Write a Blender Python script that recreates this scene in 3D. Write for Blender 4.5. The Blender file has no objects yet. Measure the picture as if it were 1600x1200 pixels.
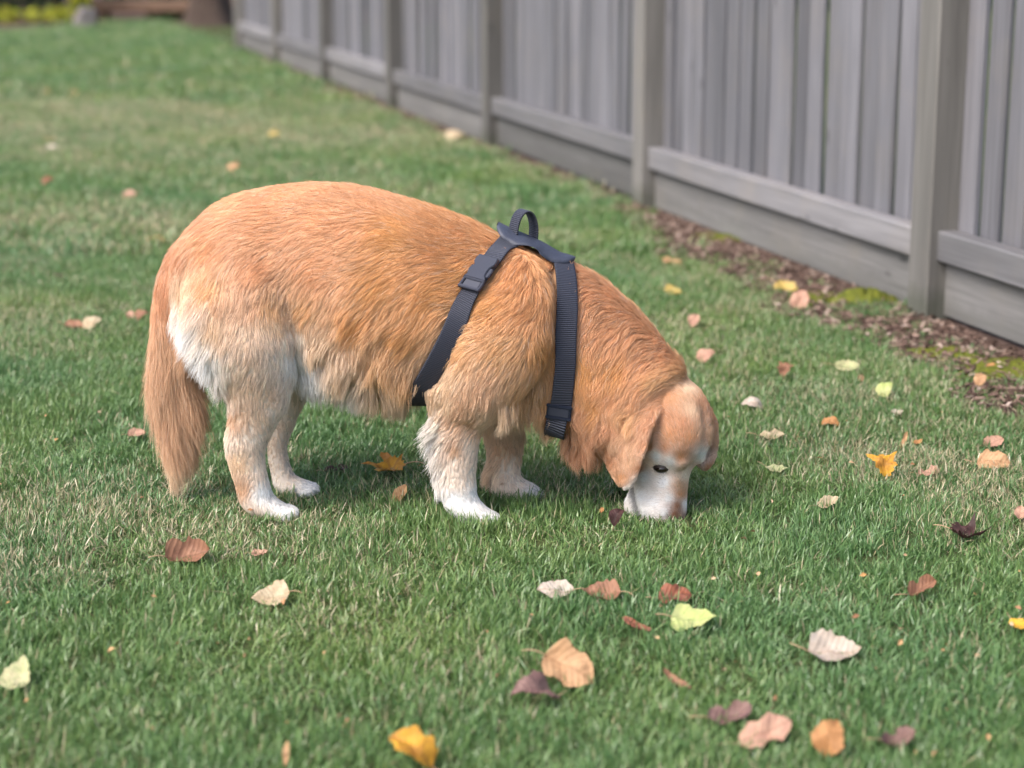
import bpy, bmesh, math, random
import numpy as np
from mathutils import Vector, Matrix
from mathutils.bvhtree import BVHTree

rng = np.random.default_rng(11)
random.seed(11)
scn = bpy.context.scene
COL = scn.collection

# ------------------------------------------------------------------ camera, light
H, FPX = 1.08, 3000.0
PITCH = math.atan(695 / FPX)
cd = bpy.data.cameras.new('camera')
cam = bpy.data.objects.new('camera', cd)
COL.objects.link(cam)
cam.location = (0, 0, H)
cam.rotation_euler = (math.pi / 2 - PITCH, 0, 0)
cd.sensor_width = 36
cd.lens = FPX / 1600 * 36
cd.clip_start, cd.clip_end = 0.05, 400
cd.dof.use_dof = True
cd.dof.focus_distance = 3.66
cd.dof.aperture_fstop = 2.7
scn.camera = cam

SUN_EL, SUN_AZ = math.radians(50), math.radians(-129)   # azimuth from +Y, negative = towards -X
w = bpy.data.worlds.new('World')
scn.world = w
w.use_nodes = True
nt = w.node_tree
bg = nt.nodes['Background']
sky = nt.nodes.new('ShaderNodeTexSky')
sky.sky_type = 'NISHITA'
sky.sun_disc = False
sky.sun_elevation = SUN_EL
sky.sun_rotation = SUN_AZ
sky.air_density = 0.9
sky.dust_density = 4.0
sky.ozone_density = 0.6
nt.links.new(sky.outputs[0], bg.inputs[0])
bg.inputs[1].default_value = 0.15
sd = bpy.data.lights.new('sun', 'SUN')
sd.energy = 1.5
sd.angle = math.radians(26)
sd.color = (1.0, 0.97, 0.93)
sun = bpy.data.objects.new('sun', sd)
COL.objects.link(sun)
sdir = Vector((math.sin(SUN_AZ) * math.cos(SUN_EL), math.cos(SUN_AZ) * math.cos(SUN_EL), math.sin(SUN_EL)))
sun.rotation_euler = sdir.to_track_quat('Z', 'Y').to_euler()
vs = scn.view_settings
vs.view_transform = 'Standard'
vs.look = 'None'
vs.exposure = 1.42
vs.gamma = 1.0
vs.use_curve_mapping = False
scn.cycles.max_bounces = 6
scn.cycles.transparent_max_bounces = 8
scn.cycles.use_denoising = True
scn.cycles_curves.shape = 'RIBBONS'
scn.cycles_curves.subdivisions = 2

# ------------------------------------------------------------------ helpers
fw = np.array([0, math.cos(PITCH), -math.sin(PITCH)])
up = np.array([0, math.sin(PITCH), math.cos(PITCH)])
rt = np.array([1.0, 0, 0])
CAM = np.array([0, 0, H])


def ray(u, v):
    return FPX * fw + (u - 800) * rt + (600 - v) * up


def ground(u, v, z=0.0):
    d = ray(u, v)
    return CAM + d * ((z - H) / d[2])


def at(u, v, Y):
    d = ray(u, v)
    return CAM + d * (Y / d[1])


def project(P):
    q = P - CAM
    dz = q @ fw
    return np.stack([800 + FPX * (q @ rt) / dz, 600 - FPX * (q @ up) / dz], -1)


def nrm(a):
    return a / np.maximum(np.linalg.norm(a, axis=-1, keepdims=True), 1e-9)


def wob(P, f, seed, octs=3):
    """cheap smooth noise in about -1..1 from sums of sines"""
    r = np.random.default_rng(seed)
    out = 0
    a = 1.0
    tot = 0
    for o in range(octs):
        for k in range(4):
            d = r.normal(size=P.shape[1])
            d = d / np.linalg.norm(d)
            out = out + a * np.sin((P @ d) * f * (2 ** o) * r.uniform(.7, 1.3) * 2 * math.pi + r.uniform(0, 6.28))
        tot += a * 4
        a *= .55
    return out / tot * 1.9


def tag(o, label=None, cat=None, group=None, kind=None):
    if label: o['label'] = label
    if cat: o['category'] = cat
    if group: o['group'] = group
    if kind: o['kind'] = kind
    return o


def empty(name, loc):
    o = bpy.data.objects.new(name, None)
    o.location = tuple(loc)
    o.empty_display_size = .05
    COL.objects.link(o)
    return o


def wloc(o):
    p = np.array(o.location)
    return p + (wloc(o.parent) if o.parent else 0)


def mk(name, verts, faces, mats, parent=None, smooth=True, base=None):
    """one mesh object; verts in world space, moved under the parent's location"""
    verts = np.asarray(verts, float)
    off = np.zeros(3)
    loc = np.zeros(3)
    if parent is not None:
        off = wloc(parent)
    elif base is not None:
        off = np.asarray(base, float)
        loc = off
    me = bpy.data.meshes.new(name)
    me.from_pydata((verts - off).tolist(), [], [tuple(int(i) for i in f) for f in faces])
    if smooth:
        me.polygons.foreach_set('use_smooth', np.ones(len(me.polygons), bool))
    for m in (mats if isinstance(mats, (list, tuple)) else [mats]):
        me.materials.append(m)
    me.update()
    o = bpy.data.objects.new(name, me)
    COL.objects.link(o)
    o.location = tuple(loc)
    if parent is not None:
        o.parent = parent
    return o


class Mat:
    """small node-material builder"""
    def __init__(s, name, rough=.6, spec=.4):
        s.m = bpy.data.materials.new(name)
        s.m.use_nodes = True
        s.t = s.m.node_tree
        s.b = s.t.nodes['Principled BSDF']
        s.b.inputs['Roughness'].default_value = rough
        s.b.inputs['Specular IOR Level'].default_value = spec

    def n(s, typ, **kw):
        nd = s.t.nodes.new(typ)
        for k, v in kw.items():
            if k.startswith('i_'):
                key = k[2:]
                nd.inputs[int(key) if key.isdigit() else key].default_value = v
            else:
                setattr(nd, k, v)
        return nd

    def l(s, a, b):
        s.t.links.new(a, b)

    def noise(s, vec=None, scale=5, detail=4, rough=.55, dist=0):
        nd = s.n('ShaderNodeTexNoise')
        nd.inputs['Scale'].default_value = scale
        nd.inputs['Detail'].default_value = detail
        nd.inputs['Roughness'].default_value = rough
        nd.inputs['Distortion'].default_value = dist
        if vec is not None:
            s.l(vec, nd.inputs['Vector'])
        return nd

    def ramp(s, fac, stops):
        nd = s.n('ShaderNodeValToRGB')
        e = nd.color_ramp.elements
        while len(e) < len(stops):
            e.new(.5)
        for k, (p, c) in enumerate(stops):
            e[k].position = p
            e[k].color = (*c, 1) if len(c) == 3 else c
        s.l(fac, nd.inputs[0])
        return nd

    def mix(s, fac, a, b, mode='MIX'):
        nd = s.n('ShaderNodeMix', data_type='RGBA', blend_type=mode)
        for sock, val in ((0, fac), (6, a), (7, b)):
            if hasattr(val, 'is_output') or hasattr(val, 'links'):
                s.l(val, nd.inputs[sock])
            elif isinstance(val, (int, float)):
                nd.inputs[sock].default_value = val
            else:
                nd.inputs[sock].default_value = (*val, 1)
        return nd.outputs[2]

    def math(s, op, a, b=None):
        nd = s.n('ShaderNodeMath', operation=op)
        for k, val in enumerate((a, b)):
            if val is None: continue
            if hasattr(val, 'links'): s.l(val, nd.inputs[k])
            else: nd.inputs[k].default_value = val
        return nd.outputs[0]

    def mapping(s, vec, scale=(1, 1, 1), loc=None):
        nd = s.n('ShaderNodeMapping')
        s.l(vec, nd.inputs[0])
        nd.inputs['Scale'].default_value = scale
        if loc is not None: s.l(loc, nd.inputs['Location'])
        return nd.outputs[0]

    def bump(s, h, strength=.3, dist=.005):
        nd = s.n('ShaderNodeBump')
        nd.inputs['Strength'].default_value = strength
        nd.inputs['Distance'].default_value = dist
        s.l(h, nd.inputs['Height'])
        s.l(nd.outputs[0], s.b.inputs['Normal'])

    def color(s, c):
        if hasattr(c, 'links'): s.l(c, s.b.inputs['Base Color'])
        else: s.b.inputs['Base Color'].default_value = (*c, 1)

    def translucent(s, amt, colsock=None):
        tr = s.n('ShaderNodeBsdfTranslucent')
        mx = s.n('ShaderNodeMixShader')
        mx.inputs[0].default_value = amt
        if colsock is not None: s.l(colsock, tr.inputs[0])
        out = s.t.nodes['Material Output']
        s.l(s.b.outputs[0], mx.inputs[1])
        s.l(tr.outputs[0], mx.inputs[2])
        s.l(mx.outputs[0], out.inputs[0])


def box(x0, x1, y0, y1, z0, z1):
    v = [(x, y, z) for z in (z0, z1) for y in (y0, y1) for x in (x0, x1)]
    f = [(0, 2, 3, 1), (4, 5, 7, 6), (0, 1, 5, 4), (2, 6, 7, 3), (0, 4, 6, 2), (1, 3, 7, 5)]
    return v, f


def bevel_box_mesh(name, sx, sy, sz, mat, bev=.004, wav=0.0, seed=0):
    """box from 0..sz in z, centred in x,y, bevelled and lightly bowed"""
    bm = bmesh.new()
    bmesh.ops.create_cube(bm, size=1)
    for v in bm.verts:
        v.co = Vector((v.co.x * sx, v.co.y * sy, (v.co.z + .5) * sz))
    bmesh.ops.bevel(bm, geom=list(bm.edges), offset=bev, segments=1, affect='EDGES', profile=.5)
    me = bpy.data.meshes.new(name)
    bm.to_mesh(me)
    bm.free()
    me.materials.append(mat)
    return me


def link(name, me, parent, loc, rotz=0, rot=None):
    o = bpy.data.objects.new(name, me)
    COL.objects.link(o)
    o.parent = parent
    o.location = tuple(loc)
    o.rotation_euler = rot if rot else (0, 0, rotz)
    return o


# ------------------------------------------------------------------ setting: ground
def mat_soil():
    m = Mat('lawn_soil', .95, .1)
    g = m.n('ShaderNodeNewGeometry').outputs['Position']
    n1 = m.noise(g, 1.1, 4, .6)
    n2 = m.noise(g, 60, 4, .7)
    a = m.ramp(n1.outputs[0], [(.35, (.038, .075, .022)), (.65, (.085, .10, .036))])
    c = m.mix(n2.outputs[0], a.outputs[0], (.05, .048, .024))
    m.color(c)
    m.bump(n2.outputs[0], .8, .02)
    return m.m


def mat_mulch():
    m = Mat('bark_mulch', .95, .1)
    g = m.n('ShaderNodeNewGeometry').outputs['Position']
    v = m.n('ShaderNodeTexVoronoi')
    m.l(g, v.inputs['Vector'])
    v.inputs['Scale'].default_value = 55
    n = m.noise(g, 30, 5, .7)
    r = m.ramp(v.outputs['Color'], [(.0, (.035, .022, .017)), (.5, (.10, .062, .048)), (1, (.24, .17, .14))])
    c = m.mix(n.outputs[0], r.outputs[0], (.06, .04, .032))
    m.color(c)
    m.bump(n.outputs[0], 1, .03)
    return m.m


SOIL, MULCH = mat_soil(), mat_mulch()
tag(mk('lawn_ground', [(-60, -8, 0), (60, -8, 0), (60, 110, 0), (-60, 110, 0)], [(0, 1, 2, 3)], SOIL), kind='structure')

# fence line on the ground
FP = np.array([1.180, 5.517, 0])
FD = nrm(np.array([-2.663, 9.542, 0]))
FN = np.array([-FD[1], FD[0], 0])            # towards the lawn
SP = 2.477


def fence_xy(s, n=0.0, z=0.0):
    return FP + FD * s + FN * n + np.array([0, 0, z])


def fence_coords(P):
    q = P - FP
    return q @ FD, q @ FN


def mulch_edge(s):
    """width of the bare mulch strip along the fence, by distance along it"""
    wv = .05 * np.sin(s * 5.1 + 1) + .035 * np.sin(s * 11.3) + .02 * np.sin(s * 23.7 + 2)
    base = np.interp(s, [-3, -.6, .2, .9, 1.7, 2.35, 2.55, 3.2, 6, 9, 14], [.32, .30, .28, .28, .24, .10, .03, .06, .07, .09, .10])
    return np.maximum(base + wv * np.clip(base / .3, .15, 1), .0)


sv, sf = [], []
ss = np.linspace(-3.2, 15.4, 220)
for i, s in enumerate(ss):
    sv += [fence_xy(s, -.35, .004), fence_xy(s, float(mulch_edge(s)) + .02, .004)]
    if i: sf.append((2 * i - 2, 2 * i, 2 * i + 1, 2 * i - 1))
tag(mk('mulch_strip', sv, sf, MULCH), kind='structure')
# mulch bed at the far end of the lawn
far_edge = lambda x: np.interp(x, [-20, -6.1, -5.5, 2], [23.1, 23.3, 25.9, 26.0]) + .2 * np.sin(x * 1.3) + .1 * np.sin(x * 3.7)
bx = np.linspace(-16, -1.0, 60)
be = far_edge(bx)
sv = [(x, y, .004) for x, y in zip(bx, be)] + [(x, 40, .004) for x in bx]
tag(mk('mulch_bed', sv, [(i, i + 1, 60 + i + 1, 60 + i) for i in range(59)], MULCH), kind='structure')

# ------------------------------------------------------------------ fence
def mat_wood(name, tone, ax=2, dirt=.055, dint=.5):
    m = Mat(name, .72, .25)
    tc = m.n('ShaderNodeTexCoord').outputs['Object']
    oi = m.n('ShaderNodeObjectInfo')
    cmb = m.n('ShaderNodeCombineXYZ')
    for k in range(3):
        m.l(m.math('MULTIPLY', oi.outputs['Random'], 37.0 + 11 * k), cmb.inputs[k])
    vec = m.mapping(tc, (1, 1, 1), cmb.outputs[0])
    gr = m.noise(m.mapping(vec, tuple(.9 if k == ax else 34 for k in range(3))), 2.2, 6, .65, .6)       # grain along the board
    st = m.noise(m.mapping(vec, tuple(.7 if k == ax else 9 for k in range(3))), 1.6, 3, .6)              # broad streaks
    bl = m.noise(vec, 4.5, 3, .6)                                     # blotches
    base = m.ramp(gr.outputs[0], [(.25, tuple(.6 * c for c in tone)), (.5, tone), (.78, tuple(1.25 * c for c in tone))])
    c = m.mix(m.ramp(st.outputs[0], [(.35, (0, 0, 0)), (.7, (.8, .8, .8))]).outputs[0], base.outputs[0], tuple(.62 * c for c in tone))
    c = m.mix(m.ramp(bl.outputs[0], [(.5, (0, 0, 0)), (.75, (.4, .4, .4))]).outputs[0], c, (tone[0] * 1.1, tone[1] * 1.02, tone[2] * .88))
    # knots
    vo = m.n('ShaderNodeTexVoronoi')
    m.l(m.mapping(vec, tuple(2.6 if k == ax else 7.5 for k in range(3))), vo.inputs['Vector'])
    vo.inputs['Scale'].default_value = 1.0
    kn = m.ramp(vo.outputs['Distance'], [(.035, (.75, .75, .75)), (.10, (0, 0, 0))])
    c = m.mix(kn.outputs[0], c, tuple(.34 * c for c in tone))
    # board to board difference
    rv = m.ramp(oi.outputs['Random'], [(0, (.70, .70, .71)), (.5, (.97, .97, .98)), (1, (1.2, 1.19, 1.2))])
    c = m.mix(1.0, c, rv.outputs[0], 'MULTIPLY')
    # algae and splash dirt just above the soil
    pos = m.n('ShaderNodeNewGeometry').outputs['Position']
    sx = m.n('ShaderNodeSeparateXYZ')
    m.l(pos, sx.inputs[0])
    dn = m.noise(pos, 18, 4, .6)
    hz = m.math('ADD', sx.outputs[2], m.math('MULTIPLY', dn.outputs[0], -.10))
    dr = m.ramp(hz, [(0.0, (dint, dint, dint)), (dirt, (0, 0, 0))])
    c = m.mix(dr.outputs[0], c, (.038, .046, .026))
    m.color(c)
    m.bump(gr.outputs[0], .35, .003)
    return m.m


WB = mat_wood('stained_board', (.134, .134, .147))
WP = mat_wood('stained_post', (.138, .133, .124))
WK = mat_wood('stained_kick_board', (.130, .128, .125), 0, .03, .15)
WR = mat_wood('stained_rail', (.156, .154, .160), 0)
fence = empty('board_fence', fence_xy(0))
tag(fence, 'grey stained wooden fence of upright boards between posts along the lawn', 'fence')
ANG = math.atan2(FD[1], FD[0])


def floc(s, n, z):
    return fence_xy(s, n, z) - fence_xy(0)


# local x runs along the fence; local +y points to FN (lawn)
NP = 7
post_me = bevel_box_mesh('post', .118, .118, 1.92, WP, .005)
cap_me = bevel_box_mesh('post_cap', .165, .165, .035, WP, .008)
for k in range(-1, NP):
    s = k * SP
    post = link('post', post_me, fence, floc(s, -.059, -.03), ANG)
    link('post_cap', cap_me, post, (0, 0, 1.916))
BL = SP - .118
rail_me = bevel_box_mesh('rail', BL + .004, .062, .088, WR, .005)
kick_me = bevel_box_mesh('kick_board', BL + .004, .03, .165, WK, .003)
top_me = bevel_box_mesh('top_rail', BL + .004, .062, .088, WR, .005)
WDS = [.106, .098, .118, .090, .112]
board_mes = [bevel_box_mesh('board', wd, .015, 1.62, WB, .0025) for wd in WDS]
for k in range(-1, NP - 1):
    sm = (k + .5) * SP
    zst = .012 * (k % 2)
    link('rail', rail_me, fence, floc(sm, -.058, .165 + zst), ANG)
    link('kick_board', kick_me, fence, floc(sm, -.074, .004 + zst), ANG)
    link('top_rail', top_me, fence, floc(sm, -.058, 1.72 + zst), ANG)
    s = k * SP + .059 + .004
    i = 0
    end = (k + 1) * SP - .059
    wds = WDS
    while True:
        j = random.randrange(5)
        wd = wds[j]
        if s + wd > end: break
        prd = -.098 - (.0 if random.random() < .6 else random.choice((.008, .013)))
        rot = (random.uniform(-.006, .006), random.uniform(-.0022, .0022), ANG + random.uniform(-.025, .025))
        link('board', board_mes[j], fence, floc(s + wd / 2, prd, .145), rot=rot)
        s += wd + random.choice((.005, .007, .009, .012, .016, .030))
        i += 1
    rest = end - s
    if rest > .03:
        nm = bevel_box_mesh('board', rest - .004, .019, 1.62, WB, .0025)
        link('board', nm, fence, floc(s + rest / 2, -.098, .145), ANG)

# ------------------------------------------------------------------ dog: body surface
YC = 3.600


def catmull(P, n):
    P = np.asarray(P, float)
    t = np.linspace(0, len(P) - 1, n)
    i = np.clip(t.astype(int), 0, len(P) - 2)
    f = (t - i)[:, None]
    g = lambda k: P[np.clip(k, 0, len(P) - 1)]
    p0, p1, p2, p3 = g(i - 1), g(i), g(i + 1), g(i + 2)
    return .5 * (2 * p1 + (p2 - p0) * f + (2 * p0 - 5 * p1 + 4 * p2 - p3) * f ** 2 + (3 * p1 - p0 - 3 * p2 + p3) * f ** 3)


def rings(C, A, B, ra, rb, seg=28, pw=2.0):
    """tube from centre line C with section axes A,B and radii"""
    th = np.linspace(0, 2 * math.pi, seg, endpoint=False)
    ct, st = np.cos(th), np.sin(th)
    ct = np.sign(ct) * np.abs(ct) ** (2 / pw)
    st = np.sign(st) * np.abs(st) ** (2 / pw)
    V = C[:, None] + A[:, None] * (ra[:, None] * ct)[..., None] + B[:, None] * (rb[:, None] * st)[..., None]
    n = len(C)
    V = V.reshape(-1, 3)
    f = []
    for i in range(n - 1):
        for j in range(seg):
            a, b = i * seg + j, i * seg + (j + 1) % seg
            f.append((a, b, b + seg, a + seg))
    c0, c1 = len(V), len(V) + 1
    V = np.vstack([V, C[:1], C[-1:]])
    for j in range(seg):
        f.append((c0, (j + 1) % seg, j))
        f.append((c1, (n - 1) * seg + j, (n - 1) * seg + (j + 1) % seg))
    return V, f


PARTS = []
PXM = 800.0


def tube(st, n=26, seg=24, pw=2.0):
    """st rows: u, v, radius px in picture plane, radius m across, offset m from the middle plane"""
    st = catmull(np.array(st, float), n)
    C = np.array([at(a[0], a[1], YC + a[4]) for a in st])
    T = nrm(np.gradient(C, axis=0))
    Yx = np.tile(np.array([0, 1.0, 0]), (n, 1))
    A = nrm(np.cross(T, Yx))
    PARTS.append(rings(C, A, Yx, np.maximum(st[:, 2], .5) / PXM, np.maximum(st[:, 3], .002), seg, pw))


def ball(c, r, axes=None):
    bm = bmesh.new()
    bmesh.ops.create_icosphere(bm, subdivisions=3, radius=1)
    V = np.array([v.co for v in bm.verts]) * np.array(r)
    if axes is not None: V = V @ np.array(axes)
    F = [tuple(v.index for v in f.verts) for f in bm.faces]
    bm.free()
    PARTS.append((V + np.array(c), F))


# torso: vertical slices  u, top, bottom, half width
TS = np.array([(268, 415, 470, .028), (282, 378, 500, .066), (306, 348, 522, .095), (338, 322, 545, .118), (385, 302, 565, .130), (440, 292, 578, .130),
               (500, 287, 597, .142), (560, 292, 610, .154), (620, 307, 618, .157), (680, 326, 620, .150),
               (740, 348, 622, .138), (795, 372, 634, .128), (840, 392, 648, .118), (880, 418, 656, .108), (905, 450, 642, .085), (922, 490, 606, .05)])
TSs = catmull(TS, 44)
Ct = np.array([(at(a[0], a[1], YC) + at(a[0], a[2], YC)) / 2 for a in TSs])
rb_ = np.array([np.linalg.norm(at(a[0], a[1], YC) - at(a[0], a[2], YC)) / 2 for a in TSs])
n_ = len(TSs)
_V, _F = rings(Ct, np.tile([0, 0, 1.0], (n_, 1)), np.tile([0, 1.0, 0], (n_, 1)), rb_, TSs[:, 3], 36, 2.25)
_r = np.r_[np.repeat(np.arange(n_), 36), 0, n_ - 1]
_h = np.clip((_V[:, 2] - Ct[_r, 2]) / rb_[_r], 0, 1)
_k = np.interp(TSs[_r, 0], [640, 780], [.06, .42])          # the withers narrow to a ridge
_V[:, 1] = YC + (_V[:, 1] - YC) * (1 - _k * _h ** 1.5)
PARTS.append((_V, _F))
# shoulder blades and upper arm
for sg in (-1, 1):
    tube([(798, 395, 36, .028, sg * .060), (795, 465, 62, .046, sg * .112), (778, 545, 70, .052, sg * .128), (738, 615, 56, .048, sg * .118), (720, 650, 40, .04, sg * .104)], 20)
    # thigh
    tube([(350, 390, 48, .04, sg * .072), (366, 460, 76, .06, sg * .106), (388, 540, 66, .062, sg * .116), (400, 600, 49, .048, sg * .104), (398, 640, 38, .037, sg * .095), (390, 680, 31, .029, sg * .090)], 20)
# neck
tube([(815, 500, 100, .108, 0), (860, 520, 108, .106, 0), (905, 552, 106, .104, -.004), (950, 596, 104, .100, -.014), (990, 634, 96, .09, -.03), (1015, 662, 76, .075, -.045)], 26)
# front legs
tube([(712, 600, 46, .042, -.105), (716, 645, 37, .036, -.100), (717, 690, 30, .030, -.094), (716, 730, 27, .027, -.090), (716, 762, 27, .028, -.088), (722, 788, 27, .031, -.086), (738, 801, 22, .036, -.086), (758, 810, 14, .034, -.086), (772, 815, 8, .025, -.086)], 30)
tube([(775, 600, 44, .042, .105), (782, 640, 35, .036, .098), (786, 680, 30, .030, .085), (788, 720, 26, .027, .078), (788, 745, 25, .028, .074), (794, 760, 25, .031, .072), (810, 766, 19, .036, .070), (830, 772, 14, .037, .070), (844, 776, 8, .028, .070)], 30)
# hind legs: knee forward, hock behind, upright shank
tube([(410, 570, 48, .045, -.10), (408, 620, 42, .040, -.098), (396, 655, 35, .032, -.094), (384, 690, 32, .027, -.090), (385, 720, 28, .024, -.086), (393, 752, 26, .024, -.082), (402, 780, 26, .029, -.076), (420, 793, 19, .034, -.072), (441, 802, 12, .032, -.070), (455, 806, 7, .024, -.070)], 30)
tube([(440, 580, 46, .045, .10), (448, 620, 30, .036, .097), (443, 655, 20, .028, .092), (434, 690, 16, .023, .088), (434, 715, 16, .021, .086), (440, 738, 17, .022, .084), (448, 757, 19, .030, .084), (468, 762, 14, .035, .084), (487, 767, 8, .030, .084)], 30)
# toes
for (u, v, o) in ((767, 811, -.086), (839, 774, .070), (452, 802, -.070), (486, 765, .084)):
    for k, dy in enumerate((-.027, -.0095, .0095, .027)):
        c = at(u - (6 if k in (0, 3) else 0), v, YC + o) + np.array([0, dy, 0])
        ball(c, (.021, .0095, .0115))
# tail
tube([(312, 382, 26, .035, 0), (282, 418, 26, .034, .004), (264, 490, 25, .028, .012), (268, 560, 27, .026, .018), (275, 630, 25, .022, .022), (272, 690, 15, .014, .024), (268, 720, 5, .005, .024)], 26)
# head: local frame  F to the nose, D to the forehead, S to the side facing the camera
YAW = math.radians(36)
HF = nrm(np.array([.02, -.10, -1.0]))
HD = np.array([math.cos(YAW), -math.sin(YAW), 0])
HD = nrm(HD - HF * (HD @ HF))
HS = np.cross(HF, HD)
if HS[1] > 0: HS = -HS
HO = at(1054, 600, YC - .055)


def hp(f, d, s):
    return HO + HF * f + HD * d + HS * s


HST = catmull(np.array([(-.016, .002, -.075, .030), (.008, .038, -.100, .052), (.035, .056, -.112, .066), (.075, .068, -.115, .073), (.110, .065, -.110, .069), (.135, .053, -.100, .059),
                        (.153, .036, -.095, .050), (.174, .024, -.093, .045), (.202, .018, -.092, .043), (.232, .016, -.084, .042), (.260, .014, -.068, .038), (.275, .006, -.052, .028), (.283, -.008, -.038, .010)]), 40)
Ch = np.array([hp(a[0], (a[1] + a[2]) / 2, 0) for a in HST])
PARTS.append(rings(Ch, np.tile(HD, (40, 1)), np.tile(HS, (40, 1)), (HST[:, 1] - HST[:, 2]) / 2, HST[:, 3], 30, 2.6))
for sg in (-1, 1):
    ball(hp(.140, .034, .030 * sg), (.016, .013, .015), [HF, HD, HS])                 # brow
    ball(hp(.085, -.02, .055 * sg), (.035, .045, .024), [HF, HD, HS])   # cheek
    ball(hp(.236, -.044, .029 * sg), (.036, .050, .020), [HF, HD, HS])  # flews
# ears
def ear(pts, thick, n=16):
    P = catmull(np.array(pts, float), n)       # f, d, s, width
    C = np.array([hp(*a[:3]) for a in P])
    T = nrm(np.gradient(C, axis=0))
    Nn = nrm(C - hp(.08, -.03, 0) - T * np.sum((C - hp(.08, -.03, 0)) * T, 1)[:, None])
    W = nrm(np.cross(T, Nn))
    PARTS.append(rings(C, W, Nn, P[:, 3], np.full(n, thick) * np.clip(P[:, 3] / .02, .3, 1), 20))


ear([(.022, -.010, .050, .024), (.034, -.026, .074, .046), (.070, -.046, .092, .060), (.110, -.056, .097, .060), (.148, -.058, .094, .048), (.176, -.056, .089, .030), (.192, -.054, .086, .010)], .0085)
ear([(.022, -.008, -.050, .022), (.034, -.014, -.074, .042), (.070, -.010, -.092, .050), (.110, .000, -.100, .048), (.145, .006, -.099, .036), (.168, .010, -.096, .022), (.180, .012, -.094, .008)], .0085)

allV, allF, o_ = [], [], 0
for V, F_ in PARTS:
    allV.append(V)
    allF += [tuple(i + o_ for i in f) for f in F_]
    o_ += len(V)
tmp_me = bpy.data.meshes.new('tmp')
tmp_me.from_pydata(np.vstack(allV).tolist(), [], allF)
bm = bmesh.new()
bm.from_mesh(tmp_me)
bmesh.ops.recalc_face_normals(bm, faces=bm.faces)
bm.to_mesh(tmp_me)
bm.free()
tmp_ob = bpy.data.objects.new('tmp', tmp_me)
COL.objects.link(tmp_ob)
md = tmp_ob.modifiers.new('r', 'REMESH')
md.mode = 'VOXEL'
md.voxel_size = .0058
md = tmp_ob.modifiers.new('s', 'SMOOTH')
md.factor = .5
md.iterations = 7
dg = bpy.context.evaluated_depsgraph_get()
ev = tmp_ob.evaluated_get(dg)
em = ev.to_mesh()
BV = np.empty(len(em.vertices) * 3)
em.vertices.foreach_get('co', BV)
BV = BV.reshape(-1, 3)
BF = [tuple(p.vertices) for p in em.polygons]
ev.to_mesh_clear()
bpy.data.objects.remove(tmp_ob)
bpy.data.meshes.remove(tmp_me)
_q = BV - HO
_f, _d, _s = _q @ HF, _q @ HD, _q @ HS
_w = np.where((_d > .0) & (_f > .03) & (_f < .165), 1.0, 0) * np.clip((_f - .03) / .03, 0, 1) * np.clip((.165 - _f) / .02, 0, 1)
BV = BV - HD * (_w * .0075 * np.exp(-(_s / .011) ** 2))[:, None]                      # furrow of the forehead
for sg in (1, -1):
    _r2 = ((_f - .166) / .015) ** 2 + ((_d - .004) / .020) ** 2
    _n = np.where(_s * sg > .02, np.exp(-_r2), 0)
    BV = BV - HS * (sg * .006 * _n)[:, None]                                          # eye socket
MOUTH = lambda f, d, s_: np.where((f > .186) & (f < .275) & (np.abs(s_) > .012), np.exp(-((d - np.interp(f, [.186, .225, .275], [-.078, -.062, -.040])) / .0055) ** 2), 0)
_q = BV - HO
_f, _d, _s = _q @ HF, _q @ HD, _q @ HS
BV = BV - HS * (np.sign(_s) * .006 * MOUTH(_f, _d, _s))[:, None]
BVH = BVHTree.FromPolygons([Vector(v) for v in BV], BF)

# ------------------------------------------------------------------ dog: coat description
K = dict(G1=(.69, .395, .220), G2=(.66, .365, .155), G3=(.70, .445, .240), C=(.77, .59, .42), W=(.88, .87, .86), P=(.62, .345, .205), Dk=(.36, .17, .09),
         L=(.84, .72, .62), T=(.68, .455, .300), O=(.65, .355, .170), B=(.22, .10, .05), E=(.58, .315, .180), S=(.80, .63, .49), H=(.66, .37, .20))
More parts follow.
